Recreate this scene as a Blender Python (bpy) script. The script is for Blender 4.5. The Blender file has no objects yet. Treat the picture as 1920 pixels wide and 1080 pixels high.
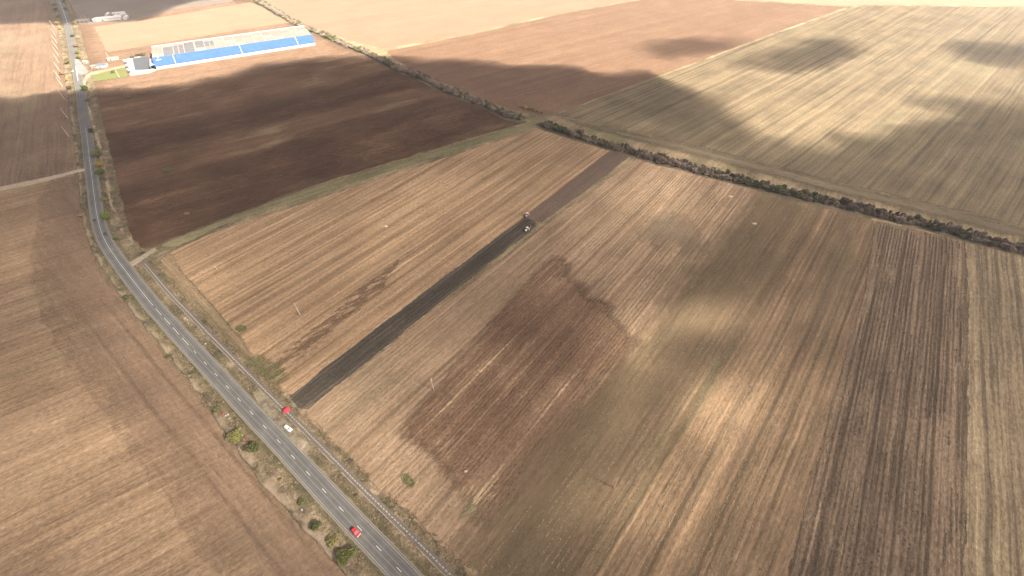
import bpy, bmesh, math, random
import numpy as np
from mathutils import Vector, Matrix
from mathutils.geometry import delaunay_2d_cdt

C = bpy.context.scene.collection
scene = bpy.context.scene
R = math.radians

# ------------------------------------------------------------------ camera
CAM_H = 196.0
FPX = 815.0                      # focal length in pixels of a 1920 wide picture
PITCH = math.atan2(810.0, FPX)   # downward tilt
cam_d = bpy.data.cameras.new("camera")
cam = bpy.data.objects.new("camera", cam_d)
C.objects.link(cam)
cam.location = (0, 0, CAM_H)
cam.rotation_euler = (math.pi / 2 - PITCH, 0, 0)
cam_d.sensor_width = 36.0
cam_d.lens = FPX / 1920 * 36.0
cam_d.clip_start = 0.5
cam_d.clip_end = 20000
scene.camera = cam

# ------------------------------------------------------------------ sky and sun
SUN_EL = 38.0
SUN_AZ = Vector((0.88, -0.47, 0)).normalized()      # towards the sun, on the ground
SUN = Vector((SUN_AZ.x * math.cos(R(SUN_EL)), SUN_AZ.y * math.cos(R(SUN_EL)), math.sin(R(SUN_EL))))
world = bpy.data.worlds.new("World")
scene.world = world
world.use_nodes = True
wn = world.node_tree
bg = wn.nodes["Background"]
sky = wn.nodes.new("ShaderNodeTexSky")
sky.sky_type = 'NISHITA'
sky.sun_disc = False
sky.sun_elevation = R(SUN_EL)
sky.sun_rotation = math.atan2(SUN_AZ.x, SUN_AZ.y)
sky.altitude = 200
sky.air_density = 0.25
sky.dust_density = 2.5
sky.ozone_density = 0.2
wn.links.new(sky.outputs[0], bg.inputs[0])
bg.inputs[1].default_value = 0.05
sun_d = bpy.data.lights.new("sun", 'SUN')
sun_d.energy = 5.0
sun_d.angle = R(0.5)
sun_d.color = (1.0, 0.93, 0.82)
sun = bpy.data.objects.new("sun", sun_d)
C.objects.link(sun)
sun.rotation_euler = (-SUN).to_track_quat('-Z', 'Y').to_euler()
scene.view_settings.view_transform = 'Standard'
scene.view_settings.look = 'None'
scene.view_settings.gamma = 1
scene.view_settings.exposure = 2.55
scene.cycles.max_bounces = 5
scene.cycles.diffuse_bounces = 2
scene.cycles.volume_bounces = 1
scene.cycles.transparent_max_bounces = 48
scene.cycles.use_denoising = True
scene.cycles.sample_clamp_indirect = 0.4

# ------------------------------------------------------------------ geometry helpers
_c, _s = math.cos(PITCH), math.sin(PITCH)


def G(px, py, z=0.0):
    """ground point seen at a place of the 1920x1080 photograph"""
    u, v = px - 960.0, py - 540.0
    d = FPX * _s + v * _c
    f = FPX * _c - v * _s
    return Vector((u / d * (CAM_H - z), f / d * (CAM_H - z), z))


def G2(p):
    g = G(*p)
    return np.array([g.x, g.y])


def project(x, y):
    Z = -CAM_H
    dep = y * _c - Z * _s
    up = y * _s + Z * _c
    return 960 + FPX * x / dep, 540 - FPX * up / dep


rng = np.random.default_rng(7)


def lattice(seed):
    return np.random.default_rng(seed).random((256, 256))


def vnoise(x, y, seed=1):
    t = lattice(seed)
    xi, yi = np.floor(x).astype(int), np.floor(y).astype(int)
    fx, fy = x - xi, y - yi
    fx, fy = fx * fx * (3 - 2 * fx), fy * fy * (3 - 2 * fy)
    a, b = t[xi & 255, yi & 255], t[(xi + 1) & 255, yi & 255]
    c, d = t[xi & 255, (yi + 1) & 255], t[(xi + 1) & 255, (yi + 1) & 255]
    return (a + (b - a) * fx) * (1 - fy) + (c + (d - c) * fx) * fy


def fbm(x, y, seed=1, octv=4):
    s, a, tot = 0, 1.0, 0
    for k in range(octv):
        s = s + a * vnoise(x * 2 ** k + 17 * k, y * 2 ** k + 31 * k, seed + k)
        tot += a
        a *= 0.5
    return s / tot


def mesh_obj(name, verts, faces, mat, parent=None, smooth=False):
    me = bpy.data.meshes.new(name)
    me.from_pydata([tuple(v) for v in verts], [], faces)
    mats = mat if isinstance(mat, (list, tuple)) else [mat]
    for m in mats:
        me.materials.append(m)
    if smooth:
        me.polygons.foreach_set("use_smooth", [True] * len(me.polygons))
    me.update()
    o = bpy.data.objects.new(name, me)
    C.objects.link(o)
    if parent:
        o.parent = parent
    return o


def bm_obj(name, bm, mat, parent=None, smooth=False):
    me = bpy.data.meshes.new(name)
    bmesh.ops.recalc_face_normals(bm, faces=bm.faces)
    bm.to_mesh(me)
    bm.free()
    mats = mat if isinstance(mat, (list, tuple)) else [mat]
    for m in mats:
        me.materials.append(m)
    if smooth:
        me.polygons.foreach_set("use_smooth", [True] * len(me.polygons))
    o = bpy.data.objects.new(name, me)
    C.objects.link(o)
    if parent:
        o.parent = parent
    return o


def structure(o):
    o["kind"] = "structure"
    return o


def stuff(o, label=None):
    o["kind"] = "stuff"
    if label:
        o["label"] = label
    return o


def tag(o, label, cat, group=None):
    o["label"] = label
    o["category"] = cat
    if group:
        o["group"] = group
    return o


def thing(name, label, cat, loc=(0, 0, 0), rz=0.0, group=None):
    o = bpy.data.objects.new(name, None)
    o.empty_display_size = 0.5
    C.objects.link(o)
    o.location = loc
    o.rotation_euler = (0, 0, rz)
    return tag(o, label, cat, group)


def dup(root, loc, rz=0.0, label=None, scale=None):
    r = root.copy()
    C.objects.link(r)
    r.location = loc
    r.rotation_euler = (0, 0, rz)
    if scale:
        r.scale = scale
    if label:
        r["label"] = label
    for ch in list(root.children):
        c = ch.copy()
        C.objects.link(c)
        c.parent = r
        for g in ch.children:
            d = g.copy()
            C.objects.link(d)
            d.parent = c
    return r


def box(bm, cx, cy, cz, sx, sy, sz, rz=0.0, bev=0.0):
    m = Matrix.Translation((cx, cy, cz)) @ Matrix.Rotation(rz, 4, 'Z') @ Matrix.Diagonal((sx, sy, sz, 1))
    r = bmesh.ops.create_cube(bm, size=1, matrix=m)
    if bev:
        es = list({e for v in r['verts'] for e in v.link_edges})
        bmesh.ops.bevel(bm, geom=es, offset=bev, segments=1, affect='EDGES')


def tube(bm, p0, p1, r0, r1, n=8, caps=True):
    p0, p1 = Vector(p0), Vector(p1)
    d = p1 - p0
    q = d.to_track_quat('Z', 'Y').to_matrix().to_4x4()
    m = Matrix.Translation((p0 + p1) / 2) @ q
    bmesh.ops.create_cone(bm, cap_ends=caps, segments=n, radius1=r0, radius2=r1, depth=d.length, matrix=m)


def prism(bm, prof, axis, a0, a1, top_in=None):
    """profile (list of 2d points) in x,z extruded along y (axis 'y')"""
    v0 = [bm.verts.new((x, a0, z)) for x, z in prof]
    v1 = [bm.verts.new((x, a1, z)) for x, z in prof]
    n = len(prof)
    bm.faces.new(v0)
    bm.faces.new(list(reversed(v1)))
    for i in range(n):
        j = (i + 1) % n
        bm.faces.new((v0[j], v0[i], v1[i], v1[j]))


def catmull(pts, step):
    pts = [np.array(p, float) for p in pts]
    pts = [2 * pts[0] - pts[1]] + pts + [2 * pts[-1] - pts[-2]]
    out = []
    for i in range(1, len(pts) - 2):
        p0, p1, p2, p3 = pts[i - 1:i + 3]
        n = max(2, int(np.linalg.norm(p2 - p1) / step))
        for k in range(n):
            t = k / n
            out.append(0.5 * (2 * p1 + (p2 - p0) * t + (2 * p0 - 5 * p1 + 4 * p2 - p3) * t * t + (3 * p1 - p0 - 3 * p2 + p3) * t ** 3))
    out.append(pts[-2])
    out = np.array(out)
    # resample evenly
    d = np.r_[0, np.cumsum(np.linalg.norm(np.diff(out, axis=0), axis=1))]
    n = int(d[-1] / step)
    s = np.linspace(0, d[-1], n + 1)
    return np.stack([np.interp(s, d, out[:, k]) for k in range(out.shape[1])], 1)


def normals2(line):
    t = np.gradient(line, axis=0)
    t /= np.linalg.norm(t, axis=1)[:, None]
    return t, np.stack([t[:, 1], -t[:, 0]], 1)      # tangent, right-hand normal


# ------------------------------------------------------------------ material helpers
def new_mat(name):
    m = bpy.data.materials.new(name)
    m.use_nodes = True
    nt = m.node_tree
    b = nt.nodes["Principled BSDF"]
    b.inputs["Specular IOR Level"].default_value = 0.15
    b.inputs["Roughness"].default_value = 0.9
    return m, nt, b


def N(nt, typ, **kw):
    n = nt.nodes.new(typ)
    for k, v in kw.items():
        setattr(n, k, v)
    return n


def math_(nt, op, a, b=None, clamp=False):
    n = nt.nodes.new("ShaderNodeMath")
    n.operation = op
    n.use_clamp = clamp
    for i, v in enumerate((a, b)):
        if v is None:
            continue
        if isinstance(v, (int, float)):
            n.inputs[i].default_value = v
        else:
            nt.links.new(v, n.inputs[i])
    return n.outputs[0]


def mixc(nt, fac, a, b):
    n = nt.nodes.new("ShaderNodeMix")
    n.data_type = 'RGBA'
    for s, v in ((n.inputs[0], fac), (n.inputs[6], a), (n.inputs[7], b)):
        if isinstance(v, (int, float)):
            s.default_value = v
        elif isinstance(v, tuple):
            s.default_value = (*v, 1) if len(v) == 3 else v
        else:
            nt.links.new(v, s)
    return n.outputs[2]


def noise(nt, vec, scale=1.0, detail=3.0, rough=0.55):
    n = nt.nodes.new("ShaderNodeTexNoise")
    n.inputs["Scale"].default_value = scale
    n.inputs["Detail"].default_value = detail
    n.inputs["Roughness"].default_value = rough
    nt.links.new(vec, n.inputs["Vector"])
    return n.outputs[0]


def scaled(nt, vec, sx, sy, off=0.0):
    n = nt.nodes.new("ShaderNodeVectorMath")
    n.operation = 'MULTIPLY_ADD'
    nt.links.new(vec, n.inputs[0])
    n.inputs[1].default_value = (sx, sy, 0)
    n.inputs[2].default_value = (off, off * 1.7, off * 0.3)
    return n.outputs[0]


def ramp(nt, fac, stops):
    n = nt.nodes.new("ShaderNodeValToRGB")
    cr = n.color_ramp
    while len(cr.elements) < len(stops):
        cr.elements.new(0.5)
    for e, (p, c) in zip(cr.elements, stops):
        e.position = p
        e.color = (*c, 1)
    nt.links.new(fac, n.inputs[0])
    return n.outputs[0]


def flat_mat(name, col, rough=0.7, spec=0.3, metallic=0.0, var=0.12, vscale=0.6):
    m, nt, b = new_mat(name)
    geo = N(nt, "ShaderNodeNewGeometry")
    f = noise(nt, geo.outputs["Position"], vscale, 4)
    c0 = tuple(max(0, x * (1 - var)) for x in col)
    c1 = tuple(min(1, x * (1 + var)) for x in col)
    nt.links.new(ramp(nt, f, [(0.3, c0), (0.7, c1)]), b.inputs["Base Color"])
    b.inputs["Roughness"].default_value = rough
    b.inputs["Specular IOR Level"].default_value = spec
    b.inputs["Metallic"].default_value = metallic
    return m


def field_mat(name, stops, row=((0, 0), (1, 0)), w=(0.3, 0.3, 0.25, 0.15), contrast=2.2, tint=None, tint2=None,
              lines=None, bump=0.3, seed=0.0, edge=True, patch=0.025, swath=0.10, rowf=0.6, speck=0.9, fine=0.42, along=0.022, hard=8.0, drill=0.42, wd=0.26, tintx=0.35):
    """soil and crop rows.  row: two photograph points giving the row direction"""
    a, b_ = G2(row[0]), G2(row[1])
    ang = math.atan2(b_[1] - a[1], b_[0] - a[0])
    m, nt, b = new_mat(name)
    geo = N(nt, "ShaderNodeNewGeometry")
    mp = N(nt, "ShaderNodeVectorRotate", rotation_type='Z_AXIS')
    nt.links.new(geo.outputs["Position"], mp.inputs["Vector"])
    mp.inputs["Angle"].default_value = -ang
    pos = mp.outputs[0]
    # gentle wander of the rows
    wob = noise(nt, scaled(nt, pos, 0.012, 0.02, seed), 1.0, 2)
    sep = N(nt, "ShaderNodeSeparateXYZ")
    nt.links.new(pos, sep.inputs[0])
    yy = math_(nt, 'ADD', sep.outputs[1], math_(nt, 'MULTIPLY', wob, 3.5))
    cmb = N(nt, "ShaderNodeCombineXYZ")
    nt.links.new(sep.outputs[0], cmb.inputs[0])
    nt.links.new(yy, cmb.inputs[1])
    rp = cmb.outputs[0]
    n1 = noise(nt, scaled(nt, rp, swath * along, swath, 3.1 + seed), 1.0, 5, 0.72)
    n2 = noise(nt, scaled(nt, rp, rowf * along * 1.2, rowf, 9.7 + seed), 1.0, 4, 0.7)
    n7 = noise(nt, scaled(nt, rp, 0.004, drill, 15 + seed), 1.0, 4, 0.75)
    n3 = noise(nt, scaled(nt, pos, patch, patch * 1.2, 5.3 + seed), 1.0, 6, 0.62)
    n4 = noise(nt, scaled(nt, pos, speck * 0.6, speck, 1.9 + seed), 1.0, 5, 0.75)
    acc = None
    for wi, ni in zip(tuple(w) + (wd,), (n1, n2, n3, n4, n7)):
        t = math_(nt, 'MULTIPLY', math_(nt, 'SUBTRACT', ni, 0.5), wi * contrast * 2)
        acc = t if acc is None else math_(nt, 'ADD', acc, t)
    if lines:
        for per, amp, sharp in lines:
            sn = math_(nt, 'SINE', math_(nt, 'MULTIPLY', yy, 2 * math.pi / per))
            ln = math_(nt, 'POWER', math_(nt, 'MULTIPLY', math_(nt, 'ADD', sn, 1), 0.5), sharp)
            # broken along the row
            br = noise(nt, scaled(nt, rp, 0.006, 0.11, 21 + per), 1.0, 2)
            br = math_(nt, 'MULTIPLY', math_(nt, 'SUBTRACT', br, 0.30), 4.0, True)
            acc = math_(nt, 'ADD', acc, math_(nt, 'MULTIPLY', math_(nt, 'MULTIPLY', ln, br), amp))
    fac = math_(nt, 'ADD', acc, 0.5, True)
    col = ramp(nt, fac, stops)
    if tint:
        tc, sc, thr, amt = tint
        tn = noise(nt, scaled(nt, pos, sc * tintx, sc, 40 + seed), 1.0, 4, 0.6)
        tf = math_(nt, 'MULTIPLY', math_(nt, 'MULTIPLY', math_(nt, 'SUBTRACT', tn, thr), 6.0, True), amt)
        col = mixc(nt, tf, col, tc)
    if tint2:
        tc, sc, thr, amt = tint2
        tn = noise(nt, scaled(nt, pos, sc * 0.35, sc, 71 + seed), 1.0, 4, 0.6)
        tf = math_(nt, 'MULTIPLY', math_(nt, 'MULTIPLY', math_(nt, 'SUBTRACT', tn, thr), 6.0, True), amt)
        col = mixc(nt, tf, col, tc)
    # tiny stalks, clods and trash
    n5 = noise(nt, scaled(nt, rp, 0.38, 1.1, 13 + seed), 1.0, 5, 0.9)
    n6 = noise(nt, scaled(nt, rp, 0.045, 0.75, 33 + seed), 1.0, 2, 0.6)
    dk = math_(nt, 'MULTIPLY', math_(nt, 'SUBTRACT', n6, 0.60), 5.0, True)
    gain = math_(nt, 'ADD', math_(nt, 'MULTIPLY', math_(nt, 'SUBTRACT', n5, 0.5), fine * 5.5), 1.0)
    gain = math_(nt, 'MAXIMUM', math_(nt, 'SUBTRACT', gain, math_(nt, 'MULTIPLY', dk, fine * 0.7)), 0.25)
    vm = N(nt, "ShaderNodeVectorMath", operation='SCALE')
    nt.links.new(col, vm.inputs[0])
    nt.links.new(gain, vm.inputs["Scale"])
    nt.links.new(vm.outputs[0], b.inputs["Base Color"])
    b.inputs["Roughness"].default_value = 1.0
    b.inputs["Specular IOR Level"].default_value = 0.05
    hb = math_(nt, 'ADD', math_(nt, 'MULTIPLY', n2, 0.7), math_(nt, 'ADD', n4, math_(nt, 'MULTIPLY', n5, 0.5)))
    bp = N(nt, "ShaderNodeBump")
    bp.inputs["Strength"].default_value = bump
    bp.inputs["Distance"].default_value = 0.6
    nt.links.new(hb, bp.inputs["Height"])
    nt.links.new(bp.outputs[0], b.inputs["Normal"])
    if edge:
        at = N(nt, "ShaderNodeAttribute", attribute_name="edge")
        e1 = noise(nt, scaled(nt, pos, 0.10, 0.42, 2.2), 1.0, 6, 0.78)
        al = math_(nt, 'ADD', at.outputs["Fac"], math_(nt, 'MULTIPLY', math_(nt, 'SUBTRACT', e1, 0.5), 1.7))
        al = math_(nt, 'ADD', math_(nt, 'MULTIPLY', math_(nt, 'SUBTRACT', al, 0.5), hard), 0.5, True)
        tr = N(nt, "ShaderNodeBsdfTransparent")
        mx = N(nt, "ShaderNodeMixShader")
        nt.links.new(al, mx.inputs[0])
        nt.links.new(tr.outputs[0], mx.inputs[1])
        nt.links.new(b.outputs[0], mx.inputs[2])
        nt.links.new(mx.outputs[0], nt.nodes["Material Output"].inputs["Surface"])
    return m


LAYER = [0]


def field(name, px, mat, w=3.0, rag=1.2, z=None, skirt=0.0):
    """one sheet of farmland outlined on the ground, ragged and broken at its edge"""
    if z is None:
        LAYER[0] += 1
        z = 0.008 * LAYER[0]
    P = np.array([G2(p) for p in px])
    out = []
    for i in range(len(P)):
        a, b = P[i], P[(i + 1) % len(P)]
        L = np.linalg.norm(b - a)
        n = int(min(400, max(1, L / 5)))
        for k in range(n):
            out.append(a + (b - a) * k / n)
    out = np.array(out)
    area = np.sum(out[:, 0] * np.roll(out[:, 1], -1) - out[:, 1] * np.roll(out[:, 0], -1))
    if area < 0:
        out = out[::-1]
    t = np.roll(out, -1, 0) - np.roll(out, 1, 0)
    t /= np.linalg.norm(t, axis=1)[:, None] + 1e-9
    nrm = np.stack([-t[:, 1], t[:, 0]], 1)           # inward for ccw
    wob = (fbm(out[:, 0] / 14 + 50, out[:, 1] / 14 + 50, len(name) + 3) - 0.5) * 2 * rag
    base = out + nrm * wob[:, None]
    zf = z if callable(z) else (lambda x, y: z)
    ring = base - nrm * w * 0.5

    def inside_dist(Q):
        A, B = ring, np.roll(ring, -1, 0)
        res = np.empty(len(Q))
        for i0 in range(0, len(Q), 500):
            q = Q[i0:i0 + 500]
            e = B - A
            d = q[:, None, :] - A[None]
            t_ = np.clip((d * e).sum(2) / ((e * e).sum(1) + 1e-9), 0, 1)
            dist = np.sqrt(((d - e[None] * t_[..., None]) ** 2).sum(2)).min(1)
            c1 = (A[None, :, 1] > q[:, None, 1]) != (B[None, :, 1] > q[:, None, 1])
            xi = A[None, :, 0] + (q[:, None, 1] - A[None, :, 1]) / (B[None, :, 1] - A[None, :, 1] + 1e-12) * e[None, :, 0]
            ins = (np.sum(c1 & (q[:, None, 0] < xi), 1) % 2) == 1
            res[i0:i0 + 500] = np.where(ins, dist, -dist)
        return res

    inner = []
    for fr in ((1.05,) if w < 6 else (0.5, 1.05, 1.6)):
        q = ring + nrm * w * fr
        d = inside_dist(q)
        inner.append(q[d > w * fr * 0.85])
    if w < 6:
        q = ring + nrm * w * 0.5
        d = inside_dist(q)
        d1 = inside_dist(ring + nrm * w * 1.05)
        inner.append(q[(d > w * 0.42) & (d1 <= w * 0.9)])
    inner = np.concatenate(inner)
    pts = [Vector(p) for p in ring] + [Vector(p) for p in inner]
    n = len(ring)
    r_ = delaunay_2d_cdt(pts, [(i, (i + 1) % n) for i in range(n)], [], 1, 1e-4)
    xy = np.array([v[:] for v in r_[0]])
    dd = inside_dist(xy)
    vals = list(np.clip(dd / w, 0, 1))
    verts = [(p[0], p[1], zf(p[0], p[1])) for p in xy]
    faces = [tuple(f) for f in r_[2]]
    if skirt:
        vals = [1.0] * len(vals)
        k0 = len(verts)
        o_sk = ring - nrm * 0.5
        verts += [(p[0], p[1], zf(p[0], p[1])) for p in ring]
        verts += [(p[0], p[1], zf(p[0], p[1]) - skirt) for p in o_sk]
        faces += [(k0 + n + i, k0 + n + (i + 1) % n, k0 + (i + 1) % n, k0 + i) for i in range(n)]
        vals += [1.0] * n + [0.3] * n
    o = mesh_obj(name, verts, faces, mat)
    at = o.data.attributes.new("edge", 'FLOAT', 'POINT')
    at.data.foreach_set("value", [float(v) for v in vals])
    return structure(o)


# ------------------------------------------------------------------ ground and fields
ROW_S = ((560, 757), (1168, 281))         # rows beside the dark strip
ROW_R = ((1490, 1000), (1642, 415))
ROW_NE = ((1447, 293), (1747, 83))
ROW_N = ((300, 455), (1000, 235))
ROW_W = ((0, 358), (158, 325))
ROW_L = ((60, 1000), (400, 830))

STRAW = (0.30, 0.215, 0.125)
m_base = field_mat("dry_grass_ground", [(0.1, (0.085, 0.07, 0.04)), (0.45, (0.17, 0.125, 0.075)), (0.8, (0.26, 0.19, 0.115))],
                   ROW_S, w=(0.1, 0.1, 0.5, 0.4), tint=((0.10, 0.10, 0.045), 0.03, 0.5, 0.6), edge=False, seed=2)
gx = 9000
ground = structure(mesh_obj("ground", [(-gx, -gx, 0), (gx, -gx, 0), (gx, gx, 0), (-gx, gx, 0)], [(0, 1, 2, 3)], m_base))

m_left = field_mat("left_stubble", [(0.05, (0.106, 0.0704, 0.0432)), (0.4, (0.173, 0.1127, 0.0677)), (0.65, (0.2216, 0.1468, 0.0893)), (0.95, (0.3135, 0.2112, 0.1295))],
                   ROW_L, w=(0.08, 0.24, 0.22, 0.28), tint=((0.12, 0.105, 0.06), 0.03, 0.52, 0.3), tint2=((0.13, 0.085, 0.06), 0.05, 0.52, 0.3), seed=4, swath=0.07)
field("stubble_field", [(-2500, 1500), (-2500, 380), (-300, 405), (0, 360), (158, 326), (152, 370), (160, 430), (178, 490), (215, 560),
                        (300, 660), (400, 775), (470, 850), (600, 1000), (690, 1110), (900, 1400), (1200, 2600), (-1500, 2600)], m_left, w=2)
m_leftmid = field_mat("left_harrowed", [(0.1, (0.095, 0.0627, 0.0423)), (0.5, (0.135, 0.0893, 0.0589)), (0.9, (0.185, 0.1235, 0.081))],
                      ((130, 200), (134, 300)), w=(0.25, 0.3, 0.3, 0.15), tint=((0.17, 0.135, 0.085), 0.02, 0.52, 0.5), contrast=1.6, seed=6)
field("harrowed_field", [(-2500, 330), (-300, 390), (0, 350), (156, 318), (146, 250), (138, 170), (128, 100), (108, 20), (60, -60), (-2500, -60)], m_leftmid, w=2)

m_brown = field_mat("brown_soil", [(0.05, (0.0567, 0.031, 0.018)), (0.45, (0.091, 0.0503, 0.0295)), (0.9, (0.135, 0.0779, 0.045))],
                    ROW_N, w=(0.25, 0.2, 0.4, 0.15), contrast=1.7, tint=((0.19, 0.145, 0.085), 0.05, 0.555, 0.65), seed=8)
field("ploughed_field", [(172, 150), (200, 300), (222, 400), (240, 440), (266, 468), (290, 460), (330, 443), (560, 356), (860, 265), (990, 229), (950, 216),
                         (840, 165), (740, 119), (640, 80), (560, 46), (476, 0), (380, -60), (60, -60), (112, 0), (134, 50), (150, 110)], m_brown, w=3)
m_dark = field_mat("dark_soil", hard=0.8, stops=[(0.05, (0.0405, 0.0218, 0.013)), (0.5, (0.071, 0.0376, 0.0221)), (0.85, (0.1035, 0.0574, 0.0334)), (1.0, (0.2251, 0.1436, 0.0766))],
                   row=ROW_N, w=(0.25, 0.15, 0.5, 0.15), contrast=1.5, tint=((0.15, 0.105, 0.066), 0.035, 0.61, 0.7), seed=10)
field("freshly_turned_soil", [(206, 258), (420, 222), (640, 163), (760, 128), (800, 140), (830, 152), (740, 165), (640, 192), (400, 250), (215, 300)], m_dark, w=30, rag=6)  # darker soft-edged bands across the brown field
field("freshly_turned_soil", [(222, 372), (360, 335), (480, 298), (700, 222), (860, 186), (930, 208), (950, 222), (860, 258), (560, 350), (320, 440), (262, 458), (238, 430)], m_dark, w=34, rag=6)
m_sunlit = field_mat("dry_soil", [(0.1, (0.1242, 0.0777, 0.0494)), (0.5, (0.162, 0.1029, 0.0662)), (0.9, (0.1998, 0.1313, 0.0872))], row=ROW_N, w=(0.3, 0.2, 0.4, 0.1), contrast=1.4, seed=11, hard=0.7)  # paler copy of the brown soil, with sunlight put into its colour
field("dry_soil", [(150, 40), (172, 152), (178, 178), (260, 172), (400, 152), (560, 118), (660, 105), (690, 112), (640, 84), (560, 48), (476, 6), (300, -10), (140, 10)], m_sunlit, w=30, rag=4)
m_pale = field_mat("pale_tilth", [(0.1, (0.16, 0.105, 0.068)), (0.5, (0.185, 0.125, 0.082)), (0.9, (0.215, 0.15, 0.10))],
                   ROW_N, w=(0.35, 0.2, 0.35, 0.1), contrast=1.2, seed=12, fine=0.2)
field("pale_tilled_field", [(176, 50), (280, 36), (470, 4), (520, 25), (548, 42), (440, 58), (273, 86), (200, 98)], m_pale, w=4)
m_lilac = field_mat("shaded_tilth", [(0.1, (0.115, 0.09, 0.075)), (0.5, (0.135, 0.108, 0.088)), (0.9, (0.17, 0.135, 0.105))],
                    ROW_N, w=(0.3, 0.2, 0.4, 0.1), contrast=1.2, seed=14)
field("grey_tilled_field", [(138, 46), (250, 40), (330, 17), (440, 3), (360, -60), (60, -60), (112, -4)], m_lilac, w=4)  # cloud shade put into the grey colour, outlined along the shadow edge
# north of the windbreak
field("pale_tilled_field", [(490, -2), (560, 40), (645, 72), (722, 92), (887, 61), (1033, 28), (1100, 16), (1187, 1), (1260, -12), (1100, -60), (380, -60)],
      field_mat("pale_straw", [(0.1, (0.1457, 0.0996, 0.0653)), (0.5, (0.1678, 0.1165, 0.0776)), (0.9, (0.1987, 0.1394, 0.0953))], ROW_N, w=(0.35, 0.2, 0.35, 0.1), contrast=1.2, seed=16, fine=0.2), w=2)
m_north = field_mat("red_brown_soil", [(0.05, (0.095, 0.0563, 0.0351)), (0.5, (0.125, 0.0757, 0.0475)), (0.9, (0.158, 0.0989, 0.0636))],
                    ((1040, 120), (1420, 20)), w=(0.3, 0.3, 0.3, 0.1), contrast=1.5, seed=18)
field("red_brown_field", [(726, 96), (887, 64), (1033, 31), (1100, 18), (1187, 2), (1262, -8), (1400, 2), (1588, 13), (1440, 66), (1200, 155), (1045, 213), (1018, 217), (960, 206),
                          (880, 176), (800, 140), (740, 112)], m_north, w=2)
m_ne = field_mat("light_stubble", [(0.05, (0.0639, 0.0497, 0.0312)), (0.4, (0.1066, 0.0805, 0.0493)), (0.65, (0.1385, 0.1037, 0.0623)), (0.95, (0.1883, 0.1402, 0.0834))],
                 ROW_NE, w=(0.3, 0.34, 0.28, 0.1), contrast=1.7, tint=((0.125, 0.112, 0.064), 0.012, 0.54, 0.5), lines=[(24.0, -0.3, 22), (5.5, -0.15, 3)], seed=20, along=0.012, swath=0.16, rowf=0.5, wd=0.35)
field("light_stubble_field", [(1040, 216), (1200, 158), (1440, 69), (1592, 15), (1640, 10), (1920, 14), (3000, 40), (3600, 700), (2500, 520), (1920, 425), (1760, 385), (1600, 350), (1300, 272), (1120, 232)],
      m_ne, w=3)
field("far_pale_field", [(1262, -10), (1400, 0), (1588, 11), (1640, 8), (1920, 12), (3200, 40), (3200, -150), (1100, -150), (1110, -62)],
      field_mat("far_straw", [(0.1, (0.16, 0.125, 0.08)), (0.5, (0.185, 0.145, 0.095)), (0.9, (0.22, 0.175, 0.118))], ((1300, 5), (1900, 9)), w=(0.35, 0.2, 0.35, 0.1), contrast=1.0, seed=17, fine=0.2), w=3)
m_margin = field_mat("field_margin", hard=1.2, stops=[(0.1, (0.0757, 0.0592, 0.0385)), (0.5, (0.1118, 0.0855, 0.0532)), (0.9, (0.1545, 0.1184, 0.0765))],
                     row=((1300, 280), (1600, 355)), w=(0.4, 0.3, 0.2, 0.2), contrast=1.6, seed=22)
field("field_margin", [(1046, 219), (1120, 236), (1300, 274), (1600, 352), (1760, 387), (1920, 428), (2500, 560), (2500, 590), (1920, 446), (1760, 405), (1600, 368), (1300, 289), (1120, 244)], m_margin, w=11)

# middle fields
m_mid = field_mat("striped_stubble", [(0.05, (0.1475, 0.0921, 0.052)), (0.35, (0.2309, 0.1479, 0.0858)), (0.65, (0.3078, 0.2035, 0.1204)), (0.95, (0.4297, 0.2968, 0.1795))],
                  ROW_S, w=(0.14, 0.3, 0.13, 0.16), wd=0.36, contrast=1.7, lines=[(4.1, -0.25, 3), (12.3, -0.35, 12)], tint=((0.15, 0.135, 0.07), 0.03, 0.62, 0.5),
                  tint2=((0.15, 0.095, 0.058), 0.012, 0.56, 0.6), seed=24)
field("striped_stubble_field", [(312, 476), (345, 460), (420, 430), (640, 358), (860, 288), (1006, 242), (1060, 254), (1142, 283), (1120, 300), (985, 402), (700, 618), (532, 742), (505, 712),
                                (450, 640), (395, 575), (340, 515)], m_mid, w=4)
field("red_brown_soil_patch", [(515, 668), (560, 640), (660, 560), (745, 490), (760, 480), (720, 530), (640, 605), (560, 672), (530, 690)], m_north, w=14, rag=3)
m_border = field_mat("green_border", [(0.1, (0.085, 0.074, 0.038)), (0.5, (0.130, 0.112, 0.060)), (0.9, (0.195, 0.158, 0.09))],
                     ROW_N, w=(0.3, 0.3, 0.3, 0.3), contrast=1.8, seed=26)
field("grass_border", [(296, 462), (330, 447), (560, 359), (860, 268), (992, 231), (1012, 222), (1100, 258), (1250, 300), (1400, 342), (1480, 368), (1640, 406), (1640, 416), (1500, 378), (1400, 355), (1250, 313),
                       (1140, 280), (1060, 251), (1004, 239), (860, 282), (640, 350), (420, 422), (330, 464)], m_border, w=3)
m_strip = field_mat("dark_ploughing", [(0.05, (0.0356, 0.0295, 0.0219)), (0.5, (0.0609, 0.0491, 0.0379)), (0.9, (0.101, 0.0814, 0.0612))],
                    ROW_S, w=(0.25, 0.4, 0.2, 0.2), contrast=1.6, lines=[(2.6, -0.25, 3)], seed=28, bump=0.6)
m_strip2 = field_mat("brown_ploughing", [(0.05, (0.07, 0.048, 0.036)), (0.5, (0.098, 0.068, 0.05)), (0.9, (0.13, 0.09, 0.066))],
                     ROW_S, w=(0.25, 0.3, 0.25, 0.2), contrast=1.5, seed=30)
field("straw_edge", [(532, 744), (700, 613), (985, 395), (1140, 279), (1152, 279), (985, 407), (700, 622), (541, 748)], m_mid, w=1.5)
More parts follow.
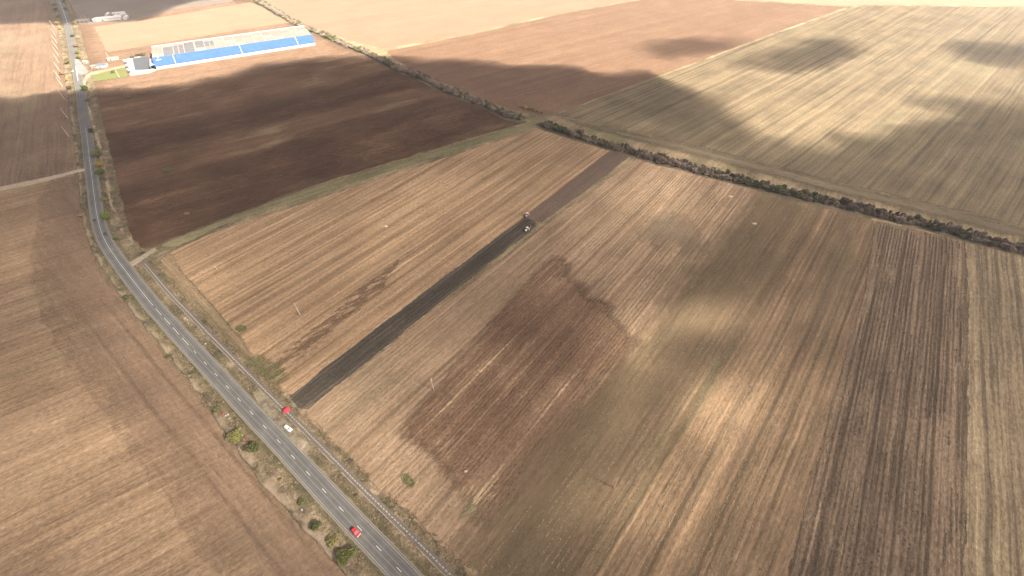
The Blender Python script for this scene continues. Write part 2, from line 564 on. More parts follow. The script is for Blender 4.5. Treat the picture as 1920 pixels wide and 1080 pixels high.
m_center = field_mat("tan_stubble", [(0.05, (0.1365, 0.0888, 0.0557)), (0.4, (0.2048, 0.1363, 0.0855)), (0.7, (0.2678, 0.1837, 0.1175)), (0.97, (0.3465, 0.2474, 0.1597))],
                     ROW_S, w=(0.15, 0.28, 0.2, 0.2), wd=0.32, contrast=1.7, lines=[(3.3, -0.2, 3), (16.0, -0.35, 16)], tint=((0.15, 0.135, 0.075), 0.025, 0.62, 0.5),
                     tint2=((0.115, 0.078, 0.052), 0.02, 0.6, 0.6), seed=32)
field("tan_stubble_field", [(566, 778), (640, 716), (860, 545), (1060, 395), (1192, 296), (1220, 296), (1300, 322), (1412, 352), (1432, 362), (1290, 545), (1170, 695), (1040, 860), (905, 1040),
                            (870, 1060), (800, 1010), (690, 905), (620, 830)], m_center, w=5)
field("dark_ploughed_strip", [(538, 746), (700, 620), (985, 405), (1012, 420), (860, 540), (700, 668), (573, 772), (556, 762)], m_strip, w=1.6, rag=1.1)
field("brown_ploughed_strip", [(983, 406), (1060, 347), (1146, 281), (1190, 286), (1100, 356), (1014, 420)], m_strip2, w=2.0, rag=0.8)
m_harrow = field_mat("harrowed_brown", hard=1.3, stops=[(0.05, (0.0898, 0.053, 0.0326)), (0.5, (0.1413, 0.0853, 0.0529)), (0.8, (0.1971, 0.1229, 0.076)), (1.0, (0.3669, 0.2584, 0.1561))],
                     row=ROW_S, w=(0.2, 0.2, 0.35, 0.25), contrast=2.1, lines=[(13.5, 0.28, 34), (4.1, -0.15, 4)], tint=((0.23, 0.165, 0.105), 0.17, 0.585, 0.75), tintx=0.22, tint2=((0.15, 0.105, 0.066), 0.03, 0.55, 0.5), seed=34, wd=0.3)
field("harrowed_patch", [(748, 812), (800, 748), (880, 655), (960, 564), (1038, 480), (1072, 496), (1062, 522), (1100, 536), (1092, 552), (1150, 572), (1140, 590), (1205, 652), (1178, 655), (1170, 690), (1110, 765), (1010, 888),
                         (905, 1005), (878, 935), (850, 905), (815, 855)], m_harrow, w=8, rag=.8)
m_green = field_mat("olive_stubble", [(0.05, (0.079, 0.053, 0.0318)), (0.35, (0.1302, 0.0859, 0.0509)), (0.62, (0.1797, 0.118, 0.071)), (0.95, (0.2784, 0.1808, 0.107))],
                    ((1200, 900), (1500, 420)), w=(0.2, 0.34, 0.2, 0.15), wd=0.34, contrast=1.9, lines=[(2.9, -0.2, 3), (14.5, -0.3, 16)], tint=((0.088, 0.080, 0.042), 0.05, 0.54, 0.6), tintx=0.12,
                    tint2=((0.10, 0.066, 0.044), 0.05, 0.54, 0.7), seed=36)
field("olive_stubble_field", [(880, 1075), (905, 1040), (1040, 862), (1172, 697), (1292, 547), (1436, 364), (1500, 378), (1640, 413), (1622, 540), (1560, 760), (1490, 1030), (1410, 1400), (1250, 2400), (600, 2400), (780, 1250)],
      m_green, w=4)
field("olive_grass_band", [(886, 1068), (908, 1042), (1042, 866), (1175, 700), (1296, 550), (1436, 368), (1475, 378), (1380, 500), (1290, 650), (1180, 790), (1080, 960), (1010, 1100), (860, 1300), (760, 1300)],
      field_mat("olive_grass", hard=0.8, stops=[(0.05, (0.0948, 0.0683, 0.0405)), (0.5, (0.1538, 0.1102, 0.0644)), (0.95, (0.2285, 0.1582, 0.0936))], row=ROW_S, w=(0.3, 0.25, 0.35, 0.2), contrast=1.6, seed=38), w=26, rag=4)
m_right = field_mat("grey_brown_rows", [(0.05, (0.0705, 0.0483, 0.0318)), (0.4, (0.1274, 0.0877, 0.0575)), (0.7, (0.1762, 0.1227, 0.08)), (0.97, (0.2729, 0.1951, 0.1231))],
                    ROW_R, w=(0.1, 0.38, 0.2, 0.2), contrast=1.9, lines=[(3.0, -0.3, 4), (11.5, -0.5, 22)], seed=40, bump=0.6, wd=0.3, fine=0.65)
field("row_crop_field", [(1490, 1030), (1560, 760), (1622, 540), (1640, 414), (1720, 432), (1812, 452), (1815, 700), (1808, 1030), (1790, 1500), (1740, 2600), (1180, 2600), (1390, 1400)], m_right, w=2.5)
m_rtan = field_mat("tan_rows", [(0.05, (0.0927, 0.0681, 0.0444)), (0.4, (0.1681, 0.1226, 0.076)), (0.7, (0.226, 0.1702, 0.1035)), (0.97, (0.3245, 0.2496, 0.1478))],
                   ((1830, 1000), (1822, 470)), w=(0.3, 0.42, 0.16, 0.2), contrast=1.9, lines=[(2.8, -0.25, 3), (9.5, -0.6, 8)], seed=42, bump=0.5, wd=0.3, fine=0.6)
field("tan_row_field", [(1813, 452), (1920, 484), (2400, 620), (3200, 900), (3200, 2600), (1740, 2600), (1790, 1500), (1808, 1030), (1815, 700)], m_rtan, w=3)
m_head = field_mat("tan_headland", [(0.05, (0.1134, 0.0792, 0.0466)), (0.4, (0.189, 0.1305, 0.0774)), (0.7, (0.2538, 0.1776, 0.1081)), (0.97, (0.3456, 0.2515, 0.159))],
                   ((350, 540), (520, 725)), w=(0.3, 0.36, 0.22, 0.2), contrast=1.9, tint=((0.115, 0.10, 0.055), 0.03, 0.56, 0.6), lines=[(5.0, -0.35, 5)], seed=56, hard=3.0)
field("headland", [(300, 488), (318, 474), (345, 512), (400, 573), (455, 638), (512, 712), (534, 742), (520, 746), (480, 712), (420, 650), (350, 566), (308, 512)], m_head, w=4)
field("headland", [(566, 780), (580, 778), (625, 828), (694, 903), (804, 1008), (874, 1062), (905, 1035), (900, 1070), (870, 1110), (815, 1080), (730, 990), (650, 900), (590, 820)], m_head, w=5)
m_head2 = field_mat("left_headland", [(0.05, (0.1044, 0.0674, 0.0458)), (0.4, (0.1601, 0.1032, 0.0692)), (0.7, (0.2065, 0.1349, 0.0903)), (0.97, (0.2899, 0.1902, 0.129))],
                    ((430, 830), (600, 1030)), w=(0.10, 0.28, 0.2, 0.24), contrast=1.5, tint=((0.105, 0.09, 0.05), 0.04, 0.53, 0.35), lines=[(12.0, -0.4, 16)], seed=58, hard=0.7)
field("headland", [(128, 340), (150, 332), (156, 390), (176, 470), (212, 550), (300, 658), (400, 772), (470, 848), (600, 1000), (690, 1110), (900, 1380), (760, 1420), (560, 1110), (430, 940), (330, 820), (230, 690), (150, 570), (110, 470)], m_head2, w=34, rag=5)
# low green patches of weeds in the stubble
m_damp = field_mat("damp_soil", [(0.1, (0.1092, 0.0801, 0.0539)), (0.5, (0.1529, 0.1136, 0.0757)), (0.9, (0.2038, 0.1529, 0.1019))], ROW_S, w=(0.2, 0.3, 0.3, 0.2), seed=60, hard=0.8)
field("damp_soil", [(1218, 440), (1250, 410), (1268, 412), (1290, 440), (1312, 462), (1290, 470), (1262, 446), (1236, 456)], m_damp, w=22, rag=3)
m_weed = field_mat("weed_patch", hard=1.6, stops=[(0.1, (0.045, 0.055, 0.02)), (0.5, (0.075, 0.085, 0.032)), (0.9, (0.13, 0.12, 0.06))], row=ROW_S, w=(0.1, 0.1, 0.4, 0.5), seed=44)


def blob(px, py, rx, ry, name, mat, w, ang=0.0):
    pts = []
    for k in range(14):
        a = 2 * math.pi * k / 14
        x, y = rx * math.cos(a), ry * math.sin(a)
        pts.append((px + x * math.cos(ang) - y * math.sin(ang), py + x * math.sin(ang) + y * math.cos(ang)))
    field(name, pts, mat, w=w, rag=1)


blob(763, 900, 15, 7, "weed_patch", m_weed, 2.5, 0.7)
blob(502, 692, 40, 14, "weed_patch", m_weed, 8, 0.6)
blob(452, 616, 9, 5, "weed_patch", m_weed, 2)
blob(885, 960, 24, 14, "weed_patch", m_border, 10, -0.9)
blob(1310, 318, 60, 8, "weed_patch", m_border, 7, 0.25)

# ------------------------------------------------------------------ the road and its verges
ROAD_PX = [(800, 1123), (747, 1066.7), (708, 1025.7), (641, 955.7), (579, 888.7), (524, 829), (474, 776.7), (430, 729.3), (388, 684), (350, 643), (316, 605), (285, 570.7), (237, 510),
           (208, 470), (194, 445), (185, 418), (180, 392), (176, 362), (172, 330), (168, 300), (162, 250), (155, 205), (150, 168), (147, 150), (143.5, 130), (139, 108), (135.5, 89), (129, 59),
           (125, 41), (118, 19), (109, 0), (98, -18), (80, -45)]
ROAD_Z = 0.8
rp = [np.array([G(px, py, ROAD_Z).x, G(px, py, ROAD_Z).y]) for px, py in ROAD_PX]
d0 = (rp[0] - rp[1]) / np.linalg.norm(rp[0] - rp[1])
rp = [rp[0] + d0 * 260, rp[0] + d0 * 120] + rp       # the road runs on out of the picture towards us
road = catmull(rp, 3.0)
tan, nor = normals2(road)                            # runs away from the camera: nor points to the right-hand verge
ns = len(road)
s_arc = np.arange(ns) * 3.0
road_py = np.array([project(*p)[1] for p in road])
RW = 4.55


def loft(name, offs, mat, crest=None):
    """offs: list of (offset array, height array) across the road"""
    k = len(offs)
    V = np.zeros((ns, k, 3))
    for j, (o, z) in enumerate(offs):
        o = np.broadcast_to(o, (ns,))
        V[:, j, :2] = road + nor * o[:, None]
        V[:, j, 2] = z
    faces = [(i * k + j, i * k + j + 1, (i + 1) * k + j + 1, (i + 1) * k + j) for i in range(ns - 1) for j in range(k - 1)]
    ob = mesh_obj(name, V.reshape(-1, 3), faces, mat)
    at = ob.data.attributes.new("across", 'FLOAT', 'POINT')
    at.data.foreach_set("value", V[:, :, 0].ravel() * 0 + np.array([[np.broadcast_to(o, (ns,))[i] for o, _ in offs] for i in range(ns)]).ravel())
    if crest:
        ac = ob.data.attributes.new("crest", 'FLOAT', 'POINT')
        ac.data.foreach_set("value", list(crest) * ns)
    return ob


# asphalt
m_asph, nt, b = new_mat("asphalt")
at = N(nt, "ShaderNodeAttribute", attribute_name="across")
geo = N(nt, "ShaderNodeNewGeometry")
pos = geo.outputs["Position"]
n1 = noise(nt, scaled(nt, pos, 0.12, 0.12, 1), 1.0, 8, 0.75)
n2 = noise(nt, scaled(nt, pos, 3, 3, 2), 1.0, 3, 0.7)
base = ramp(nt, math_(nt, 'ADD', math_(nt, 'MULTIPLY', n1, 0.7), math_(nt, 'MULTIPLY', n2, 0.3)), [(0.3, (0.062, 0.058, 0.053)), (0.5, (0.086, 0.081, 0.074)), (0.7, (0.122, 0.114, 0.105))])
# polished wheel tracks and the worn edge
ab = math_(nt, 'ABSOLUTE', at.outputs["Fac"])
tr1 = math_(nt, 'SUBTRACT', 1.0, math_(nt, 'MULTIPLY', math_(nt, 'ABSOLUTE', math_(nt, 'SUBTRACT', ab, 0.95)), 3.2), True)
tr2 = math_(nt, 'SUBTRACT', 1.0, math_(nt, 'MULTIPLY', math_(nt, 'ABSOLUTE', math_(nt, 'SUBTRACT', ab, 2.75)), 2.4), True)
trk = math_(nt, 'MULTIPLY', math_(nt, 'ADD', tr1, math_(nt, 'MULTIPLY', tr2, 0.55)), math_(nt, 'ADD', 0.25, math_(nt, 'MULTIPLY', n1, 0.5)), True)
c2 = mixc(nt, trk, base, (0.20, 0.19, 0.177))
edg = math_(nt, 'MULTIPLY', math_(nt, 'SUBTRACT', ab, math_(nt, 'ADD', 3.45, math_(nt, 'MULTIPLY', n1, 0.8))), 2.0, True)
c3 = mixc(nt, edg, c2, (0.165, 0.138, 0.105))
nt.links.new(c3, b.inputs["Base Color"])
b.inputs["Roughness"].default_value = 0.75
structure(loft("road", [(-RW, ROAD_Z - 0.06), (-3.6, ROAD_Z - 0.03), (-2.0, ROAD_Z), (0, ROAD_Z + 0.03), (2.0, ROAD_Z), (3.6, ROAD_Z - 0.03), (RW, ROAD_Z - 0.06)], m_asph))


def interp_py(tab):
    ys = [t[0] for t in tab]
    vs = [t[1] for t in tab]
    return np.interp(road_py, ys, vs)


rag1 = (fbm(s_arc / 6, s_arc * 0, 3) - 0.5)
rag2 = (fbm(s_arc / 7, s_arc * 0 + 9, 5) - 0.5)
left_w = interp_py([(0, 13.5), (150, 13), (300, 10), (420, 9), (480, 9.5), (560, 10.2), (650, 10.4), (750, 12.5), (850, 15.5), (950, 14.0), (1080, 13)])
right_w = interp_py([(0, 11), (60, 11), (150, 8), (220, 13), (300, 16), (400, 17), (470, 14), (560, 16), (700, 15.5), (800, 15), (1080, 17)])
m_verge, nt, b = new_mat("verge_grass")
at = N(nt, "ShaderNodeAttribute", attribute_name="across")
geo = N(nt, "ShaderNodeNewGeometry")
pos = geo.outputs["Position"]
n1 = noise(nt, scaled(nt, pos, 0.09, 0.09, 1), 1.0, 6, 0.65)
n2 = noise(nt, scaled(nt, pos, 0.8, 0.8, 2), 1.0, 5, 0.75)
n3 = noise(nt, scaled(nt, pos, 2.6, 2.6, 5), 1.0, 3, 0.75)
f = math_(nt, 'ADD', math_(nt, 'MULTIPLY', math_(nt, 'SUBTRACT', n1, 0.5), 2.6), math_(nt, 'MULTIPLY', math_(nt, 'SUBTRACT', n2, 0.5), 2.2))
f = math_(nt, 'ADD', f, 0.5, True)
col = ramp(nt, f, [(0.05, (0.042, 0.034, 0.020)), (0.3, (0.080, 0.062, 0.037)), (0.55, (0.120, 0.088, 0.054)), (0.8, (0.16, 0.117, 0.073)), (1.0, (0.25, 0.187, 0.122))])
# rank grass in the ditch beside the asphalt
ab = math_(nt, 'ABSOLUTE', at.outputs["Fac"])
dt = math_(nt, 'SUBTRACT', 1.0, math_(nt, 'MULTIPLY', math_(nt, 'ABSOLUTE', math_(nt, 'SUBTRACT', ab, math_(nt, 'ADD', 5.2, n2))), 0.75), True)
col = mixc(nt, math_(nt, 'MULTIPLY', dt, 0.75), col, (0.062, 0.058, 0.028))
cr = N(nt, "ShaderNodeAttribute", attribute_name="crest")
col = mixc(nt, math_(nt, 'MULTIPLY', cr.outputs["Fac"], math_(nt, 'MULTIPLY', math_(nt, 'SUBTRACT', n1, 0.42), 6.0, True)), col, (0.21, 0.16, 0.11))
gain = math_(nt, 'ADD', math_(nt, 'MULTIPLY', math_(nt, 'SUBTRACT', n3, 0.5), 1.6), 1.0)
vm = N(nt, "ShaderNodeVectorMath", operation='SCALE')
nt.links.new(col, vm.inputs[0])
nt.links.new(gain, vm.inputs["Scale"])
nt.links.new(vm.outputs[0], b.inputs["Base Color"])
bp = N(nt, "ShaderNodeBump")
bp.inputs["Strength"].default_value = 0.6
bp.inputs["Distance"].default_value = 0.6
nt.links.new(n2, bp.inputs["Height"])
nt.links.new(bp.outputs[0], b.inputs["Normal"])
lw = left_w + rag1 * 2.2
rw_ = right_w + rag2 * 3
zz = (fbm(s_arc / 5, s_arc * 0 + 3, 8) - 0.5)
z2 = (fbm(s_arc / 4, s_arc * 0 + 13, 18) - 0.5)
structure(loft("verge", [(-lw - 0.5, -0.05), (-lw, 0.05), (-lw + 0.6, 0.75 + zz * 0.3), (-lw + 2.2, 0.85 + zz * 0.4), (-(lw + 6) / 2, 0.62 + z2 * 0.3), (-6.2, 0.42 + zz * 0.15), (-5.4, 0.45), (-RW - 0.25, ROAD_Z - 0.1), (-RW + 0.06, ROAD_Z - 0.064)], m_verge, (0, 0, 1, .7, 0, 0, 0, 0, 0)))
structure(loft("verge", [(RW - 0.06, ROAD_Z - 0.064), (RW + 0.3, ROAD_Z - 0.1), (5.5, 0.45), (6.3, 0.4 + z2 * 0.15), (7.6, 0.5 + zz * 0.2), (9.2, 0.52), (12.2, 0.52), (13.6, 0.45 + z2 * 0.2), (np.maximum(rw_, 14.5), 0.05), (np.maximum(rw_, 14.5) + 0.6, -0.05)], m_verge))

# centre line markings: flush paint, 3 m long every 12 m, solid through the bend
m_paint = flat_mat("road_paint", (0.50, 0.49, 0.465), 0.7, 0.2, var=0.1, vscale=2)


def at_arc(s, off=0.0, z=0.0):
    i = min(max(s / 3.0, 0), ns - 1.001)
    k = int(i)
    f_ = i - k
    p = road[k] * (1 - f_) + road[k + 1] * f_
    n_ = nor[k] * (1 - f_) + nor[k + 1] * f_
    n_ = n_ / np.linalg.norm(n_)
    q = p + n_ * off
    return np.array([q[0], q[1], z])


def strip_piece(name, s0, s1, off, wid, z, mat, th=0.0, parent=None):
    k = max(2, int((s1 - s0) / 3) + 1)
    vs, fs = [], []
    for i in range(k):
        s = s0 + (s1 - s0) * i / (k - 1)
        vs += [at_arc(s, off - wid / 2, z), at_arc(s, off + wid / 2, z)]
    fs = [(2 * i, 2 * i + 1, 2 * i + 3, 2 * i + 2) for i in range(k - 1)]
    if th:
        n = len(vs)
        vs += [(v[0], v[1], v[2] - th) for v in vs]
        fs += [(n + a, n + d_, n + c_, n + b_) for a, b_, c_, d_ in fs]
        for i in range(k - 1):
            fs += [(2 * i, 2 * i + 2, n + 2 * i + 2, n + 2 * i), (2 * i + 1, n + 2 * i + 1, n + 2 * i + 3, 2 * i + 3)]
        fs += [(0, n, n + 1, 1), (2 * k - 2, 2 * k - 1, n + 2 * k - 1, n + 2 * k - 2)]
    return mesh_obj(name, vs, fs, mat, parent)


def arc_of(px, py):
    g = G(px, py, ROAD_Z)
    return float(np.argmin((road[:, 0] - g.x) ** 2 + (road[:, 1] - g.y) ** 2)) * 3.0


s_solid0, s_solid1 = arc_of(284, 570), arc_of(161, 240)
dash0 = arc_of(747, 1066.7)
# exact phase: search around the vertex nearest to the photographed dash
best = min((abs(project(*at_arc(dash0 + q)[:2])[1] - 1069) + 0 * q, dash0 + q) for q in np.arange(-3, 3, 0.1))
dash0 = best[1]
markings = bpy.data.objects.new("road_markings", None)
C.objects.link(markings)
structure(markings)
zm = ROAD_Z + 0.037
sdash = dash0 - 12 * 6
while sdash < s_solid0 - 1:
    long_ = 4.2 if sdash > s_solid0 - 50 else 1.5
    strip_piece("centre_dash", sdash - long_, sdash + long_, 0, 0.19, zm, m_paint, 0, markings)
    sdash += 12.0
strip_piece("centre_line", s_solid0 - 1.5, s_solid1, 0, 0.19, zm, m_paint, 0, markings)
strip_piece("centre_line", arc_of(147, 152), arc_of(142, 124), -0.4, 0.4, zm, m_paint, 0, markings)
strip_piece("centre_line", arc_of(126, 46), arc_of(110, 2), 0.2, 0.4, zm, m_paint, 0, markings)
m_wear = flat_mat("worn_edge_paint", (0.30, 0.285, 0.265), 0.8, 0.1, var=0.35, vscale=1.2)
for sgn in (-1, 1):
    strip_piece("edge_line", 0, arc_of(168, 300), sgn * 3.62, 0.14, ROAD_Z - 0.018, m_wear, 0, markings)

# gravel track with a row of white slabs, right of the road
m_gravel = flat_mat("dark_gravel", (0.11, 0.09, 0.072), 0.95, 0.1, var=0.45, vscale=1.6)
m_slab = flat_mat("white_slab", (0.29, 0.265, 0.24), 0.85, 0.2, var=0.18, vscale=1.0)
m_kerb = flat_mat("pale_kerb", (0.25, 0.215, 0.175), 0.9, 0.1, var=0.3, vscale=0.5)
TR = 11.0
s_tr0, s_tr1 = 0.0, arc_of(240, 498)
track = structure(strip_piece("gravel_track", s_tr0, s_tr1, TR, 2.7, 0.60, m_gravel, 0.3))
bm = bmesh.new()
box(bm, 0, 0, 0, 1.12, 0.42, 0.16, bev=0.03)
slab_o = bm_obj("slab", bm, m_slab, track)
slab_me = slab_o.data
slab_spots = np.arange(arc_of(800, 1123) - 20, arc_of(345, 640), 1.75)
for i, s in enumerate(slab_spots):
    o = slab_o if i == 0 else slab_o.copy()
    if i:
        C.objects.link(o)
        o.parent = track
    p, q = at_arc(s, TR + rng.uniform(-.04, .04)), at_arc(s + 0.5, TR)
    o.location = (p[0], p[1], 0.66 + rng.uniform(-.02, .02))
    o.rotation_euler = (0, 0, math.atan2(q[1] - p[1], q[0] - p[0]))
    sx = rng.uniform(0.85, 1.05)
    o.scale = (sx, 1, 1)
# low kerb pieces along the road side of the track, and its bare concrete edge further on
s = s_tr0
kerb_far = arc_of(345, 640)
while s < s_tr1 - 6:
    L = 6.0
    if rng.random() < 0.78 or s > kerb_far:
        strip_piece("kerb", s + 0.05, s + L - 0.1, TR - 1.5, 0.26, 0.72 + rng.uniform(-.03, .03), m_kerb, 0.3, track)
    s += L
s = kerb_far
while s < s_tr1 - 6:
    strip_piece("kerb", s + 0.05, s + 5.9, TR + 0.05, 0.3, 0.70 + rng.uniform(-.02, .02), m_slab, 0.3, track)
    s += 6.0

# dirt track in from the left, concrete apron, lay-by, junction
def road_dist(x, y):
    return float(np.sqrt(np.min((road[:, 0] - x) ** 2 + (road[:, 1] - y) ** 2)))


def track_z(x, y):
    d = road_dist(x, y)
    return 0.33 + 0.72 * max(0.0, min(1.0, (22 - d) / 11)) - (0.28 if d < 6 else 0.0)


def apron_z(x, y):
    d = road_dist(x, y)
    return 0.33 + 0.43 * max(0.0, min(1.0, (26 - d) / 12))


m_dirt = field_mat("dirt_track", [(0.1, (0.20, 0.155, 0.105)), (0.5, (0.27, 0.215, 0.15)), (0.9, (0.35, 0.285, 0.21))], ROW_W, w=(0.3, 0.2, 0.3, 0.2), contrast=1.4, seed=46)
field("dirt_track", [(-500, 425), (-100, 371), (0, 351), (60, 339), (110, 328), (159, 317.5), (160, 321), (110, 333), (60, 345), (0, 358), (-100, 379), (-500, 436)], m_dirt, w=0.8, rag=0.4, z=track_z, skirt=0.3)
m_conc = flat_mat("pale_concrete", (0.40, 0.36, 0.30), 0.9, 0.1, var=0.22, vscale=0.25)
m_sand = field_mat("sand", [(0.1, (0.23, 0.18, 0.12)), (0.5, (0.30, 0.24, 0.165)), (0.9, (0.38, 0.31, 0.22))], ROW_S, w=(0.1, 0.1, 0.5, 0.3), contrast=1.5, seed=49, hard=2.0)
m_layby = field_mat("bare_layby", [(0.1, (0.13, 0.105, 0.072)), (0.5, (0.19, 0.155, 0.108)), (0.9, (0.27, 0.22, 0.155))], ROW_S, w=(0.1, 0.1, 0.5, 0.3), contrast=1.5, seed=48, hard=2.0)
field("lay_by", [(482, 752), (494, 750), (506, 764), (520, 770), (532, 786), (548, 794), (558, 812), (574, 822), (588, 842), (578, 858), (566, 848), (552, 838), (530, 806), (503, 779)], m_layby, w=4.0, rag=1.6, z=0.745)
field("sandy_ground", [(536, 812), (548, 810), (560, 822), (574, 830), (584, 843), (576, 852), (566, 846), (552, 832)], m_sand, w=4, rag=1.2, z=0.765)
field("bare_patch", [(478, 735), (492, 740), (512, 760), (506, 768), (490, 758)], m_layby, w=2.0, rag=0.8, z=0.735, skirt=0.3)
field("bare_patch", [(562, 798), (572, 794), (580, 806), (572, 812)], m_layby, w=2.0, rag=0.8, z=0.70)
field("bare_patch", [(543, 744), (536, 752), (560, 778), (600, 752), (596, 748), (565, 770)], m_layby, w=1.5, rag=0.6, z=0.68)
field("concrete_apron", [(243, 494), (252, 489), (262, 484), (290, 466), (293, 469), (270, 485), (262, 492), (250, 500)], m_layby, w=0.8, rag=0.3, z=apron_z, skirt=0.4)
field("access_road", [(158, 150), (163, 141), (172, 136), (200, 130), (234, 122), (236, 126), (200, 134), (178, 139), (168, 142), (161, 152), (158, 166), (152, 170)], m_layby, w=0.6, rag=0.2, z=apron_z, skirt=0.4)
field("junction", [(141, 112), (146, 112), (152, 118), (162, 130), (167, 136), (160, 141), (152, 141), (146, 139)], m_asph_far := flat_mat("junction_asphalt", (0.165, 0.155, 0.145), 0.85, 0.1, var=0.15, vscale=0.2), w=0.6, rag=0.2, z=0.91)
field("pale_path", [(160, 167), (167, 200), (180, 235), (188, 262), (199, 312), (207, 352), (216, 392), (232, 428), (262, 462), (256, 464), (226, 432), (210, 394), (201, 352), (192, 312), (181, 262), (173, 235), (161, 200), (156, 167)],
      field_mat("straw_path", [(0.1, (0.15, 0.11, 0.07)), (0.5, (0.24, 0.18, 0.12)), (0.9, (0.34, 0.265, 0.18))], ((165, 200), (188, 262)), w=(0.3, 0.3, 0.2, 0.3), seed=50), w=3, rag=1.2, z=0.66)
field("lawn", [(169, 136), (200, 131), (232, 126.5), (240, 141), (246, 144), (170, 154)],
      field_mat("lawn_grass", [(0.1, (0.085, 0.092, 0.034)), (0.5, (0.11, 0.116, 0.044)), (0.9, (0.14, 0.138, 0.058))], ROW_N, w=(0.2, 0.2, 0.4, 0.2), contrast=1.2, seed=52), w=1, rag=0.4, z=0.30)
m_yard = flat_mat("yard_concrete", (0.27, 0.24, 0.20), 0.85, 0.1, var=0.12, vscale=0.2)
field("yard", [(232, 113), (247, 108), (262, 106), (295, 132), (280, 138), (245, 142.5), (241, 132)], m_yard, w=0.6, rag=0.15, z=0.32)
field("yard_asphalt", [(249, 110), (277, 106), (292, 127), (276, 131), (254, 132)], flat_mat("new_asphalt", (0.062, 0.066, 0.072), 0.8, 0.2, var=0.12, vscale=0.3), w=0.5, rag=0.1, z=0.34)

# ------------------------------------------------------------------ the long hall and its yard
m_white = flat_mat("white_cladding", (0.32, 0.30, 0.28), 0.6, 0.3, var=0.05, vscale=0.15)
m_blue = flat_mat("blue_sheeting", (0.030, 0.070, 0.225), 0.5, 0.35, var=0.07, vscale=0.12)
m_cream = flat_mat("cream_roofing", (0.165, 0.145, 0.12), 0.7, 0.2, var=0.10, vscale=0.12)
m_cream2 = flat_mat("cream_roofing_pale", (0.195, 0.172, 0.142), 0.7, 0.2, var=0.08, vscale=0.12)
m_greyroof = flat_mat("grey_roof_glazing", (0.11, 0.102, 0.097), 0.45, 0.4, var=0.15, vscale=0.25)
m_greywall = flat_mat("grey_steel", (0.25, 0.265, 0.28), 0.5, 0.35, var=0.08, vscale=0.3)
m_darkglass = flat_mat("dark_glass", (0.012, 0.016, 0.02), 0.08, 0.5, var=0.1)
m_rubber = flat_mat("rubber", (0.018, 0.018, 0.018), 0.85, 0.2)
m_steel = flat_mat("steel", (0.35, 0.35, 0.36), 0.4, 0.5, 0.6)
a, b_ = G(295, 131), G(592, 85)
HL = (b_ - a).length
hrot = math.atan2(b_.y - a.y, b_.x - a.x)
hall = thing("warehouse", "very long hall with blue roof slope, white wall and cream panelled roof", "warehouse", (a.x, a.y, 0.25), hrot)


def quadbox(bm, pts, th):
    """slab from four 3d points, thickened downwards along its normal"""
    p = [Vector(q) for q in pts]
    nrm = (p[1] - p[0]).cross(p[3] - p[0]).normalized()
    top = [bm.verts.new(q) for q in p]
    bot = [bm.verts.new(q - nrm * th) for q in p]
    bm.faces.new(top)
    bm.faces.new(list(reversed(bot)))
    for i in range(4):
        j = (i + 1) % 4
        bm.faces.new((top[j], top[i], bot[i], bot[j]))


HD = 67.0
prof = [(0, 0), (0, 4.0), (12, 10.8), (38, 11.9), (HD, 10.8), (HD, 0)]
bm = bmesh.new()
v0 = [bm.verts.new((0, y, z)) for y, z in prof]
v1 = [bm.verts.new((HL, y, z)) for y, z in prof]
bm.faces.new(v0)
bm.faces.new(list(reversed(v1)))
for i in range(len(prof)):
    j = (i + 1) % len(prof)
    bm.faces.new((v0[j], v0[i], v1[i], v1[j]))
bm_obj("wall", bm, m_white, hall)
# blue slope: sheets with white standing seams between
nb = 8
for i in range(nb):
    x0, x1 = -0.6 + (HL + 1.2) * i / nb, -0.6 + (HL + 1.2) * (i + 1) / nb
    bm = bmesh.new()
    quadbox(bm, [(x0 + .05, -0.7, 3.9), (x1 - .05, -0.7, 3.9), (x1 - .05, 12.1, 11.15), (x0 + .05, 12.1, 11.15)], 0.22)
    bm_obj("blue_roof_sheet", bm, m_blue, hall)
for fr in (0.115, 0.515, 0.885):
    bm = bmesh.new()
    x = HL * fr
    quadbox(bm, [(x - .3, -0.72, 4.0), (x + .3, -0.72, 4.0), (x + .3, 12.0, 11.24), (x - .3, 12.0, 11.24)], 0.2)
    bm_obj("white_seam", bm, m_white, hall)
# cream upper roof of separate panels
NP = 16
for i in range(NP):
    x0, x1 = HL * i / NP, HL * (i + 1) / NP
    for j, (y0, y1) in enumerate(((12.4, 25), (25.4, 37.8), (38.4, 51), (51.4, 63))):
        def rz_(y):
            return 10.8 + (y - 12) / 26 * 1.1 if y <= 38 else 11.9 - (y - 38) / 29 * 1.1
        bm = bmesh.new()
        up = 0.32
        quadbox(bm, [(x0 + .35, y0, rz_(y0) + up), (x1 - .35, y0, rz_(y0) + up), (x1 - .35, y1, rz_(y1) + up), (x0 + .35, y1, rz_(y1) + up)], 0.3)
        grey = (i in (1, 2) and j < 3) or (i in (3, 4) and j < 4 and not (i == 4 and j == 0)) or (i == 5 and j in (1, 2))
        mat = m_greyroof if grey else (m_cream2 if (i * 7 + j * 3) % 4 == 0 else m_cream)
        bm_obj("roof_panel", bm, mat, hall)
for fr in (0.012, 0.155, 0.255, 0.345, 0.47, 0.56, 0.64, 0.745, 0.82, 0.91, 0.988):
    bm = bmesh.new()
    x = HL * fr
    for (y0, y1, z0, z1) in ((12.2, 38, 11.3, 12.4), (38, 63.5, 12.4, 11.4)):
        quadbox(bm, [(x - .55, y0, z0), (x + .55, y0, z0), (x + .55, y1, z1), (x - .55, y1, z1)], 0.5)
    bm_obj("rooflight_strip", bm, m_cream2, hall)
bm = bmesh.new()
box(bm, HL / 2, 65.2, 11.2, HL + 1, 4.2, 0.5)
bm_obj("far_eave", bm, m_white, hall)
bm = bmesh.new()
box(bm, 6, 7.6, 8.9, 6, 2.0, 0.5)
